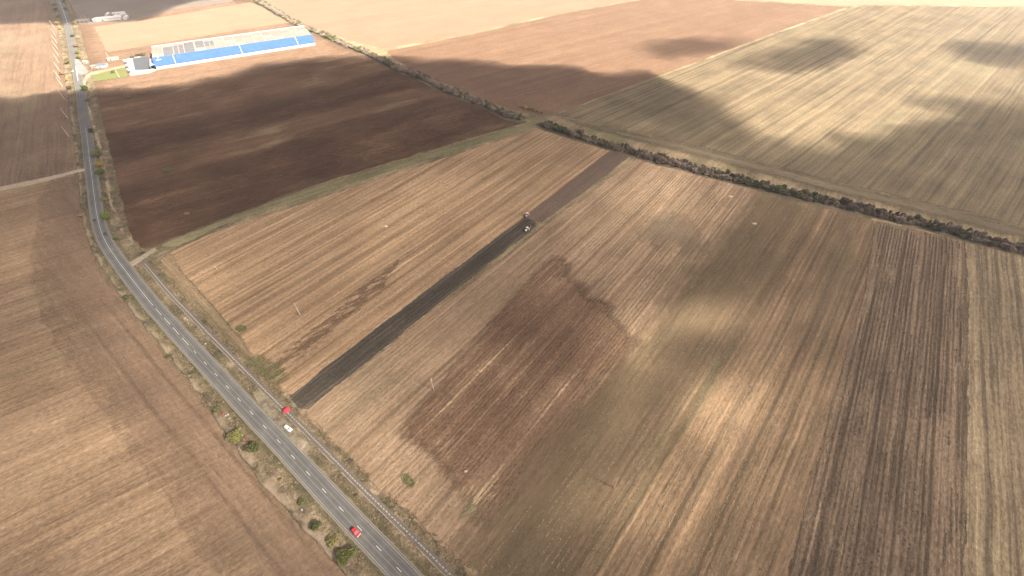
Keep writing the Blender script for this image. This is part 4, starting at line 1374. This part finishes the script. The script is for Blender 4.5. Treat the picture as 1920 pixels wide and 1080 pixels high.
# scattered scrub on the verges (many and alike)
protos = []
for k, (mt, tw, nm) in enumerate([(m_leaf_twig, True, "a"), (m_leaf_olive, False, "b"), (m_leaf_russet, False, "c"), (m_leaf_dark, False, "d")]):
    protos.append(crown_mesh("scrub", 300 + k, 1.3, 1.2, 1.2, 0.0, 130, .38, mt, 5, tw))
r = random.Random(5)
for i in range(110):
    s = r.uniform(120, s_arc[-1] - 10)
    side = r.choice((-1, 1))
    k = int(s / 3)
    off = -r.uniform(6.5, left_w[k] - .8) if side < 0 else r.choice((r.uniform(7, 9.3), r.uniform(13, max(13.5, right_w[k] - 2))))
    p = at_arc(s, off, .45)
    if any((Vector(p[:2]) - Vector(G(*q)[:2])).length < 14 for q in ((540, 800), (262, 488), (160, 318), (150, 140))):
        continue
    q = r.randrange(4)
    o = bpy.data.objects.new("scrub", protos[q])
    C.objects.link(o)
    o.location = p
    o.rotation_euler = (0, 0, r.uniform(0, 6.3))
    f_ = r.uniform(.45, 1.0)
    o.scale = (f_, f_, f_ * r.uniform(.6, 1))
    tag(o, ["low leafless brown scrub in the grass along the road", "low olive scrub in the grass along the road", "low russet scrub in the grass along the road", "low dark scrub in the grass along the road"][q],
        "scrub", ["leafless scrub on the road verges", "olive scrub on the road verges", "russet scrub on the road verges", "dark scrub on the road verges"][q])

# windbreak: shrubs and small trees in two uneven rows
HEDGE_A = [(440, -22), (478, -1), (520, 23), (560, 46), (610, 67), (645, 83), (700, 105), (745, 128), (800, 150), (850, 174), (900, 192), (950, 216), (985, 225)]
HEDGE_B = [(1018, 233), (1060, 248), (1100, 261), (1180, 285), (1250, 304), (1330, 324), (1400, 342), (1500, 367), (1600, 391), (1700, 413), (1750, 426), (1830, 447), (1920, 470), (2060, 508), (2200, 548)]
m_hedge_floor = field_mat("hedge_litter", [(0.1, (0.05, 0.041, 0.028)), (0.5, (0.09, 0.071, 0.047)), (0.9, (0.14, 0.108, 0.07))], ((1100, 261), (1400, 342)), w=(0.1, 0.1, 0.5, 0.4), seed=54)


def hedge_floor(pxs, half, nm):
    ln = catmull([G2(p) for p in pxs], 6)
    t_, n_ = normals2(ln)
    w_ = half * (0.75 + .6 * fbm(np.arange(len(ln)) / 3.0, np.zeros(len(ln)), 31))
    k = len(ln)
    z = .27
    vs = [(*(ln[i] + n_[i] * w_[i]), z) for i in range(k)] + [(*(ln[i] - n_[i] * w_[i] * .7), z) for i in range(k)]
    fs = [(i, i + 1, k + i + 1, k + i) for i in range(k - 1)]
    o = mesh_obj(nm, vs, fs, m_hedge_floor)
    at = o.data.attributes.new("edge", 'FLOAT', 'POINT')
    at.data.foreach_set("value", [.75] * (2 * k))
    return structure(o), ln, n_


_, lineA, norA = hedge_floor(HEDGE_A, 8.5, "hedge_bank")
_, lineB, norB = hedge_floor(HEDGE_B, 9.0, "hedge_bank")
kinds = [("twig", m_leaf_twig, "brown leafless", True), ("dark", m_leaf_dark, "dark leafy", False),
         ("green", leaf_mat("hedge_green", (0.044, 0.046, 0.020), (0.078, 0.078, 0.034), (0.125, 0.115, 0.052)), "green leafy", False), ("grey", leaf_mat("hedge_grey", (0.11, 0.088, 0.068), (0.195, 0.158, 0.122), (0.29, 0.24, 0.185)), "pale grey", True)]
hp = {}
for k, (nm, mt, lab, tw) in enumerate(kinds):
    hp[nm] = [crown_mesh("windbreak_shrub", 400 + 10 * k + j, 1.0, .95, 1.5, 0.0, 420, .30, mt, 7, tw) for j in range(3)]
cand = []
r = random.Random(11)
for ln, n_, tag_ in ((lineA, norA, "far"), (lineB, norB, "near")):
    L = 6.0 * (len(ln) - 1)
    s = 0.0
    while s < L:
        k = min(int(s / 6), len(ln) - 2)
        f_ = s / 6 - k
        p = ln[k] * (1 - f_) + ln[k + 1] * f_
        gap = vnoise(np.array([s / 30.0]), np.array([3.3 if tag_ == "far" else 8.8]), 77)[0]
        for row_, rr in ((-1.0, 2.5), (0.0, 2.3), (1.0, 2.0)):
            if row_ > 0 and gap < .12:
                continue
            if row_ == 0 and r.random() < .12:
                continue
            off = row_ * (3.9 if tag_ == "near" else 3.6) + r.uniform(-1.3, 1.3)
            q = p + n_[k] * -off
            rad = rr * r.uniform(.55, 1.3) * (1.2 if tag_ == "near" else 1.1)
            h = rad * r.uniform(.6, 1.2)
            m_ = fbm(np.array([q[0] / 28]), np.array([q[1] / 28]), 91)[0] + r.uniform(-.12, .12)
            if row_ > 0:
                kd = "dark" if r.random() < .5 else ("twig" if r.random() < .6 else "green")
                h *= 1.15
            else:
                kd = "twig" if m_ < .52 else ("grey" if m_ < .62 else "green")
                if tag_ == "near" and s < 75 and r.random() < .6:
                    kd = "green"
            u, v = project(q[0], q[1])
            Z = (q[1] * _c + CAM_H * _s)
            cand.append((rad / Z * (1 if -60 < u < 1990 and -20 < v < 1080 else .2), q[0], q[1], rad, h, kd, r.uniform(0, 6.3), tag_, row_))
        s += 4.0 if tag_ == "near" else 4.4
cand.sort(reverse=True)
by = {}
rest = []
for c_ in cand:
    rest_flag = sum(by.values()) >= 300
    if rest_flag:
        rest.append(c_)
        continue
    by[c_[5]] = by.get(c_[5], 0) + 1
    _, x, y, rad, h, kd, rz, tg, row_ = c_
    o = bpy.data.objects.new("windbreak_shrub", hp[kd][r.randrange(3)])
    C.objects.link(o)
    o.location = (x, y, .2)
    o.rotation_euler = (0, 0, rz)
    o.scale = (rad, rad, h * .95)
    kk = [q for q in kinds if q[0] == kd][0]
    u, v = project(x, y)
    if tg == "near":
        where = [w_ for x_, w_ in ((1090, "close to the field crossing"), (1200, "beyond the upper end of the dark strip"), (1330, "above the upper end of the tan stubble"), (1450, "above the straw heaps"),
                                   (1570, "above the olive stubble"), (1690, "where olive stubble meets dark rows"), (1780, "near the two yellow treetops"), (9999, "towards the right edge of the photo")) if u < x_][0]
        rowt = "far side" if c_[8] > 0 else ("field side" if c_[8] < 0 else "middle")
    else:
        where = [w_ for x_, w_ in ((700, "beyond the hall's far end"), (800, "at the pale field's corner"), (880, "along the middle of the ploughed field"), (940, "between the ploughed and the red brown field"), (9999, "left of the field crossing")) if u < x_][0]
        rowt = "far side" if c_[8] > 0 else ("near side" if c_[8] < 0 else "middle")
    lab = "%s windbreak shrub, %s, %s" % (kk[2], rowt, where)
    tag(o, lab, "shrub", "%s windbreak shrubs, %s, %s" % (kd, rowt, where))
if rest:
    V, F, MI = [], [], []
    knames = [q[0] for q in kinds]
    for n_i, (_, x, y, rad, h, kd, rz, tg, row_) in enumerate(rest):
        me = hp[kd][n_i % 3]
        co = np.array([v.co[:] for v in me.vertices])
        ca, sa = math.cos(rz), math.sin(rz)
        i0 = len(V)
        V += list(zip(x + rad * (co[:, 0] * ca - co[:, 1] * sa), y + rad * (co[:, 0] * sa + co[:, 1] * ca), .2 + co[:, 2] * h * .95))
        F += [tuple(i0 + i for i in p_.vertices) for p_ in me.polygons]
        MI += [knames.index(kd)] * len(me.polygons)
    o = stuff(mesh_obj("windbreak_growth", V, F, [q[1] for q in kinds]), "far shrubs of the windbreak that merge into one line beyond the ploughed field")
    o.data.polygons.foreach_set("material_index", MI)
# yellow stand beside the crossing
for i, px in enumerate([(985, 204), (993, 206.5), (1000, 208.5), (1008, 211), (1016, 213.5), (978, 202)]):
    lab = ["yellow sapling in the yellow clump by the windbreak crossing, %s" % w_ for w_ in ("second from the left", "third from the left", "fourth from the left", "fifth from the left", "rightmost and smallest", "leftmost")][i]
    tree("sapling", lab, "tree", px, 2.4 if i != 4 else 1.7, 3.0, leaf_mat("autumn_yellow", (0.12, 0.095, 0.02), (0.2, 0.155, 0.03), (0.29, 0.22, 0.05)) if i == 0 else bpy.data.materials["autumn_yellow"], 420, .5, group="yellow saplings by the crossing")
tree("tree", "pale yellow treetop standing out of the right hand windbreak", "tree", (1722, 414), 1.8, 4.2, m_leaf_yellow, 350, .4)
tree("tree", "second small yellow treetop in the windbreak, right of the pale one", "tree", (1741, 419), 1.6, 3.6, bpy.data.materials["autumn_yellow"], 300, .4)

# straw and stones
m_straw = flat_mat("straw", (0.36, 0.275, 0.18), .95, .1, var=.4, vscale=2.5)
for px, rd, lab in (((1414, 420), 1.9, "pale straw heap in the upper olive stubble"), ((1369, 369), 2.1, "pale straw heap at the upper edge of the tan stubble"), ((722, 425), 2.0, "long pale straw heap in the striped stubble field"),
                    ((873, 884), .8, "small straw clump in the lower corner of the brown patch")):
    g = G(*px)
    bm = bmesh.new()
    bmesh.ops.create_icosphere(bm, subdivisions=3, radius=1)
    rr_ = random.Random(int(px[0]))
    for v in bm.verts:
        k_ = 1 + .35 * (vnoise(np.array([v.co.x * 2.3 + px[0]]), np.array([v.co.y * 2.3 + v.co.z]), 9)[0] - .5) + rr_.uniform(-.08, .08)
        v.co = Vector((v.co.x * k_ * rd, v.co.y * k_ * rd * .6, max(-.1, v.co.z * k_ * .8)))
    o = bm_obj("straw_heap", bm, m_straw)
    o.location = (g.x, g.y, .2)
    tag(o, lab, "straw heap")


def rock(label, px, sc, mat, seed, z=.3):
    g = G(*px)
    rr_ = random.Random(seed)
    bm = bmesh.new()
    bmesh.ops.create_icosphere(bm, subdivisions=2, radius=1)
    for v in bm.verts:
        v.co *= rr_.uniform(.8, 1.15)
    o = bm_obj("stone", bm, mat, None)
    o.location = (g.x, g.y, z)
    o.scale = sc
    o.rotation_euler = (0, 0, rr_.uniform(0, 3))
    tag(o, label, "stone")
    return o


rock("white stone on the field beside the upper olive tree", (425, 823), (.55, .35, .3), m_slab, 1, .3)
rock("white bent slab at the verge edge left of the lower olive tree", (451, 838), (.5, .9, .35), m_slab, 2, .4)
rock("white stone at the field edge above the green bush by the red car", (567, 957), (.55, .35, .35), m_slab, 3, .5)
rock("white marker stone by the slab track above the lay-by", (386, 646), (.5, .5, .5), m_slab, 4, .6)
rock("pale block on the roadside below the hall's junction", (137, 135), (1.6, 1.0, .9), m_white, 5, .5)
rr = random.Random(3)
for i, (px, lab) in enumerate([((424, 781), "pale rubble lump, largest of the heap in the left verge"), ((428, 779), "pale rubble lump at the right of the verge heap"), ((431, 786), "pale rubble lump at the bottom of the verge heap"),
                               ((352, 601), "pale rubble lump between the road and the slab track, left one"), ((354, 607), "pale rubble lump between the road and the slab track, lower one"), ((348, 598), "pale rubble lump between the road and the slab track, upper one")]):
    rock(lab, px, (rr.uniform(.5, 1.0), rr.uniform(.35, .6), .4), m_kerb, 20 + i, .6)

# ------------------------------------------------------------------ dry grass on verges and borders
def tufts(name, pts, mat, h0, h1, spread, label, blades=4):
    n = len(pts)
    g_ = np.random.default_rng(len(name) + n)
    tri = []
    for b_ in range(blades):
        a = g_.uniform(0, 2 * np.pi, n)
        ln = g_.uniform(.3, 1, n) * spread
        h = g_.uniform(h0, h1, n)
        w_ = g_.uniform(.05, .16, n)
        bx, by_ = pts[:, 0] + np.cos(a) * .1, pts[:, 1] + np.sin(a) * .1
        p0 = np.stack([bx - np.sin(a) * w_, by_ + np.cos(a) * w_, pts[:, 2]], 1)
        p1 = np.stack([bx + np.sin(a) * w_, by_ - np.cos(a) * w_, pts[:, 2]], 1)
        p2 = np.stack([bx + np.cos(a) * ln, by_ + np.sin(a) * ln, pts[:, 2] + h], 1)
        tri.append(np.stack([p0, p1, p2], 1))
    V = np.concatenate(tri).reshape(-1, 3)
    me = bpy.data.meshes.new(name)
    nt_ = len(V) // 3
    me.vertices.add(len(V))
    me.vertices.foreach_set("co", V.ravel())
    me.loops.add(len(V))
    me.loops.foreach_set("vertex_index", np.arange(len(V)))
    me.polygons.add(nt_)
    me.polygons.foreach_set("loop_start", np.arange(nt_) * 3)
    me.polygons.foreach_set("loop_total", np.full(nt_, 3))
    me.update(calc_edges=True)
    me.materials.append(mat)
    o = bpy.data.objects.new(name, me)
    C.objects.link(o)
    return stuff(o, label)


def verge_points(n, seed, thr=.45, inv=False):
    g_ = np.random.default_rng(seed)
    out = []
    s_ = 60 + (g_.random(n * 3) ** 1.3) * (s_arc[-1] - 70)
    side = g_.random(n * 3) < .5
    t_ = g_.random(n * 3)
    i = np.clip((s_ / 3).astype(int), 0, ns - 2)
    offL = -(5.0 + t_ * (left_w[i] - 4.8))
    offR = np.where(g_.random(n * 3) < .4, 5.0 + t_ * 4.2, 12.6 + t_ * (np.maximum(right_w[i], 14.5) - 12))
    off = np.where(side, offL, offR)
    P_ = road[i] + nor[i] * off[:, None] + tan[i] * (s_ - i * 3)[:, None]
    f_ = fbm(P_[:, 0] / 6, P_[:, 1] / 6, seed)
    keep = (f_ < thr) if inv else (f_ > thr)
    for q, rr_ in (((541, 800), 9), ((500, 765), 6), ((262, 488), 9), ((160, 318), 9), ((150, 140), 14), ((515, 780), 7), ((565, 830), 7)):
        c_ = G2(q)
        keep &= np.hypot(P_[:, 0] - c_[0], P_[:, 1] - c_[1]) > rr_
    P_ = P_[keep][:n]
    return np.column_stack([P_, np.full(len(P_), .42)])


m_tstraw = leaf_mat("straw_blades", (0.13, 0.095, 0.055), (0.20, 0.15, 0.09), (0.30, 0.235, 0.145))
m_tgreen = leaf_mat("olive_blades", (0.055, 0.055, 0.024), (0.085, 0.08, 0.035), (0.13, 0.115, 0.055))
tufts("dry_grass", verge_points(24000, 1, .46), m_tstraw, .2, .8, .7, "dry straw coloured grass on the road verges")
tufts("olive_grass", verge_points(16000, 2, .52, True), m_tgreen, .2, .7, .6, "olive grass on the road verges")

def poly_sd(px, py, poly, ys):
    """signed distance (inside positive), heights stretched by ys"""
    P_ = np.array(poly, float) * np.array([1, ys])
    X, Y = px, py * ys
    d = np.full(X.shape, 1e9)
    ins = np.zeros(X.shape, bool)
    for i in range(len(P_)):
        a, b_ = P_[i], P_[(i + 1) % len(P_)]
        e = b_ - a
        t_ = np.clip(((X - a[0]) * e[0] + (Y - a[1]) * e[1]) / (e @ e), 0, 1)
        d = np.minimum(d, np.hypot(X - a[0] - e[0] * t_, Y - a[1] - e[1] * t_))
        c1 = (a[1] > Y) != (b_[1] > Y)
        xi = a[0] + (Y - a[1]) / (b_[1] - a[1] + 1e-12) * e[0]
        ins ^= c1 & (X < xi)
    return np.where(ins, d, -d)


def row_points(px, row, gap, n, seed, z):
    g_ = np.random.default_rng(seed)
    P_ = np.array([G2(p) for p in px])
    a, b_ = G2(row[0]), G2(row[1])
    d = (b_ - a) / np.linalg.norm(b_ - a)
    e = np.array([-d[1], d[0]])
    u, v = P_ @ d, P_ @ e
    U = g_.uniform(u.min(), u.max(), n * 4)
    W = np.round(g_.uniform(v.min(), v.max(), n * 4) / gap) * gap + g_.normal(0, .16, n * 4)
    X, Y = U * d[0] + W * e[0], U * d[1] + W * e[1]
    dens = fbm(U / 40, W / 5, seed, 3)
    keep = (poly_sd(X, Y, P_, 1.0) > 1.5) & (dens > .42)
    X, Y = X[keep][:n], Y[keep][:n]
    return np.column_stack([X, Y, np.full(len(X), z)])


MID_PX = [(318, 480), (345, 464), (420, 434), (640, 362), (860, 292), (1006, 247), (1060, 258), (1136, 284), (985, 398), (700, 614), (534, 736), (505, 706), (450, 636), (395, 570)]
CEN_PX = [(572, 776), (640, 722), (860, 552), (1060, 402), (1195, 302), (1300, 328), (1405, 354), (1285, 540), (1165, 690), (1180, 650), (1040, 482), (960, 564), (800, 748), (750, 812), (850, 905), (878, 1040), (800, 1000), (690, 895), (620, 825)]
OLI_PX = [(886, 1075), (1040, 868), (1172, 703), (1292, 553), (1436, 372), (1500, 384), (1634, 416), (1618, 540), (1556, 760), (1486, 1030), (1460, 1090)]
tufts("stubble", row_points(MID_PX, ROW_S, 2.05, 26000, 41, .2), m_tstraw, .12, .4, .45, "pale stubble standing in rows in the striped field", 3)
tufts("stubble", row_points(CEN_PX, ROW_S, 2.2, 26000, 43, .2), m_tstraw, .12, .4, .45, "pale stubble standing in rows in the tan field", 3)
tufts("stubble", row_points(OLI_PX, ((1200, 900), (1500, 420)), 2.4, 22000, 45, .22), m_tstraw, .12, .4, .45, "stubble standing in rows in the olive field", 3)
m_clod = flat_mat("dark_clod", (0.06, 0.051, 0.040), .95, .1, var=.4, vscale=1.5)
tufts("clods", row_points([(542, 746), (700, 623), (985, 408), (1010, 420), (860, 538), (700, 665), (573, 769), (558, 760)], ROW_S, 1.3, 9000, 47, .24), m_clod, .1, .35, .3, "turned clods along the furrows of the dark strip", 3)
m_clod2 = flat_mat("brown_clod", (0.125, 0.078, 0.051), .95, .1, var=.4, vscale=1.5)
tufts("clods", row_points([(758, 812), (880, 660), (960, 570), (1038, 490), (1150, 576), (1195, 652), (1110, 760), (1010, 880), (905, 990), (850, 900)], ROW_S, 1.8, 12000, 49, .24), m_clod2, .1, .35, .35, "clods scattered along the rows of the brown patch", 3)
m_clod3 = flat_mat("grey_brown_clod", (0.13, 0.095, 0.067), .95, .1, var=.5, vscale=1.5)
tufts("clods", row_points([(1480, 1095), (1562, 760), (1626, 540), (1644, 418), (1806, 455), (1810, 700), (1800, 1095)], ROW_R, 1.9, 26000, 51, .24), m_clod3, .1, .4, .4, "clods and stalks along the rows of the dark row field", 3)


# ------------------------------------------------------------------ clouds: what shades the fields
def smooth(e0, e1, x):
    t_ = np.clip((x - e0) / (e1 - e0), 0, 1)
    return t_ * t_ * (3 - 2 * t_)


def gauss(px, py, cx, cy, rx, ry, ang=0.0):
    ca, sa = math.cos(ang), math.sin(ang)
    x, y = px - cx, py - cy
    u, v = (x * ca + y * sa) / rx, (-x * sa + y * ca) / ry
    return np.exp(-(u * u + v * v))


SHADE = [(-1500, 230), (-300, 192), (0, 182), (140, 170), (250, 162), (330, 155), (400, 141), (470, 119), (560, 108), (640, 106), (740, 99), (880, 112), (1040, 121), (1150, 126), (1235, 134), (1275, 158),
         (1340, 172), (1400, 183), (1432, 220), (1470, 268), (1560, 258), (1640, 238), (1730, 224), (1770, 214), (1720, 200), (1680, 186), (1720, 172), (1820, 168), (1920, 176), (3000, 200), (3000, 1900), (-1500, 1900)]


def optical_depth(x, y):
    wx = (fbm(x / 60, y / 60, 201, 4) - .5) * 64
    wy = (fbm(x / 60 + 40, y / 60 + 40, 207, 4) - .5) * 64
    px, py = project(x + wx, y + wy)
    sd = poly_sd(px, py, SHADE, 2.2)
    tau = 2.9 * smooth(-8 - 14 * smooth(1150, 1450, px), 34 + 60 * smooth(1150, 1450, px), sd)
    # thinner places in the bank
    thin = 1.0
    for cx, cy, rx, ry, an, am in ((1240, 360, 150, 85, -.5, .62), (1400, 800, 150, 125, .15, .87), (1310, 605, 170, 46, -.22, .8), (1215, 650, 70, 34, -.6, .45), (1180, 800, 110, 160, .5, .4), (1170, 590, 80, 60, 0, .4), (780, 420, 330, 110, -.3, .38), (330, 520, 160, 120, .6, .30),
                                   (120, 900, 420, 300, 0, .5), (560, 900, 260, 240, .7, .5), (300, 640, 200, 160, .7, .35), (760, 800, 240, 160, -.8, .28), (1620, 180, 120, 26, -.4, .3), (1880, 800, 160, 320, 0, .28), (1180, 230, 120, 24, .2, .3), (30, 480, 200, 90, 0, .25), (1280, 980, 330, 100, 0, .58)):
        thin = thin * (1 - am * gauss(px, py, cx, cy, rx, ry, an))
    tau = tau * thin * (1 - .3 * smooth(1150, 1500, px) * smooth(520, 380, py))
    far = 2.5 * smooth(-4, 20, poly_sd(px, py, [(-1500, 36), (0, 43), (140, 46), (250, 42), (330, 19), (400, 2), (420, -70), (-1500, -70)], 2.2))
    tau = np.maximum(tau, far)
    for cx, cy, rx, ry, an, am in ((1290, 90, 100, 20, -.08, 1.3), (1505, 103, 118, 25, -.12, 1.5), (1880, 100, 130, 22, .05, 1.5), (1420, 120, 60, 14, -.1, .5)):
        g_ = gauss(px, py, cx, cy, rx, ry, an)
        tau = np.maximum(tau, am * smooth(.12, .85, g_))
    tau = tau * (.9 + .4 * (fbm(x / 24, y / 24, 220, 4) - .5))
    return tau


CELL = 9.0
xs = np.arange(-1900, 1500, CELL)
ys = np.arange(-120, 1500, CELL)
GX, GY = np.meshgrid(xs, ys, indexing='ij')
tau = optical_depth(GX, GY)
SIG = 0.05
CLOUD_Z = 480.0
path = tau / SIG * (.96 + .08 * rng.random(tau.shape))
act = tau > .035
sun3 = np.array(SUN)
base = np.stack([GX, GY, np.zeros_like(GX)], -1) + sun3 * (CLOUD_Z / sun3[2])
base = base + sun3 * (10 * fbm(GX / 50, GY / 50, 240)[..., None])
top = base + sun3 * path[..., None]
idx = -np.ones(act.shape, int)
idx[act] = np.arange(act.sum())
nv = int(act.sum())
V = np.concatenate([base[act], top[act]])
full = act[:-1, :-1] & act[1:, :-1] & act[1:, 1:] & act[:-1, 1:]
i_, j_ = np.nonzero(full)
q = np.stack([idx[i_, j_], idx[i_ + 1, j_], idx[i_ + 1, j_ + 1], idx[i_, j_ + 1]], 1)
faces = [tuple(f_) for f_ in (q + nv)] + [tuple(f_) for f_ in q[:, ::-1]]
from collections import Counter
edges = {}
for f_ in q:
    for a_, b_ in ((f_[0], f_[1]), (f_[1], f_[2]), (f_[2], f_[3]), (f_[3], f_[0])):
        if (b_, a_) in edges:
            del edges[(b_, a_)]
        else:
            edges[(a_, b_)] = 1
faces += [(a_, b_, b_ + nv, a_ + nv) for a_, b_ in edges]
m_cloud = bpy.data.materials.new("cloud_vapour")
m_cloud.use_nodes = True
nt = m_cloud.node_tree
nt.nodes.remove(nt.nodes["Principled BSDF"])
pv = N(nt, "ShaderNodeVolumePrincipled")
pv.inputs["Color"].default_value = (.72, .70, .68, 1)
pv.inputs["Density"].default_value = SIG
pv.inputs["Anisotropy"].default_value = 0.5
nt.links.new(pv.outputs[0], nt.nodes["Material Output"].inputs["Volume"])
clouds = mesh_obj("cloud", V, faces, m_cloud)
structure(clouds)

# ------------------------------------------------------------------ haze
bm = bmesh.new()
hs = 9500.0
box(bm, 0, 0, (CAM_H + 4 - 1.5) / 2, hs * 2, hs * 2, CAM_H + 4 + 1.5)
m_haze = bpy.data.materials.new("haze_air")
m_haze.use_nodes = True
nt = m_haze.node_tree
nt.nodes.remove(nt.nodes["Principled BSDF"])
pv = N(nt, "ShaderNodeVolumePrincipled")
pv.inputs["Color"].default_value = (.92, .93, .95, 1)
pv.inputs["Density"].default_value = 0.00009
pv.inputs["Anisotropy"].default_value = 0.2
nt.links.new(pv.outputs[0], nt.nodes["Material Output"].inputs["Volume"])
stuff(bm_obj("haze", bm, m_haze))
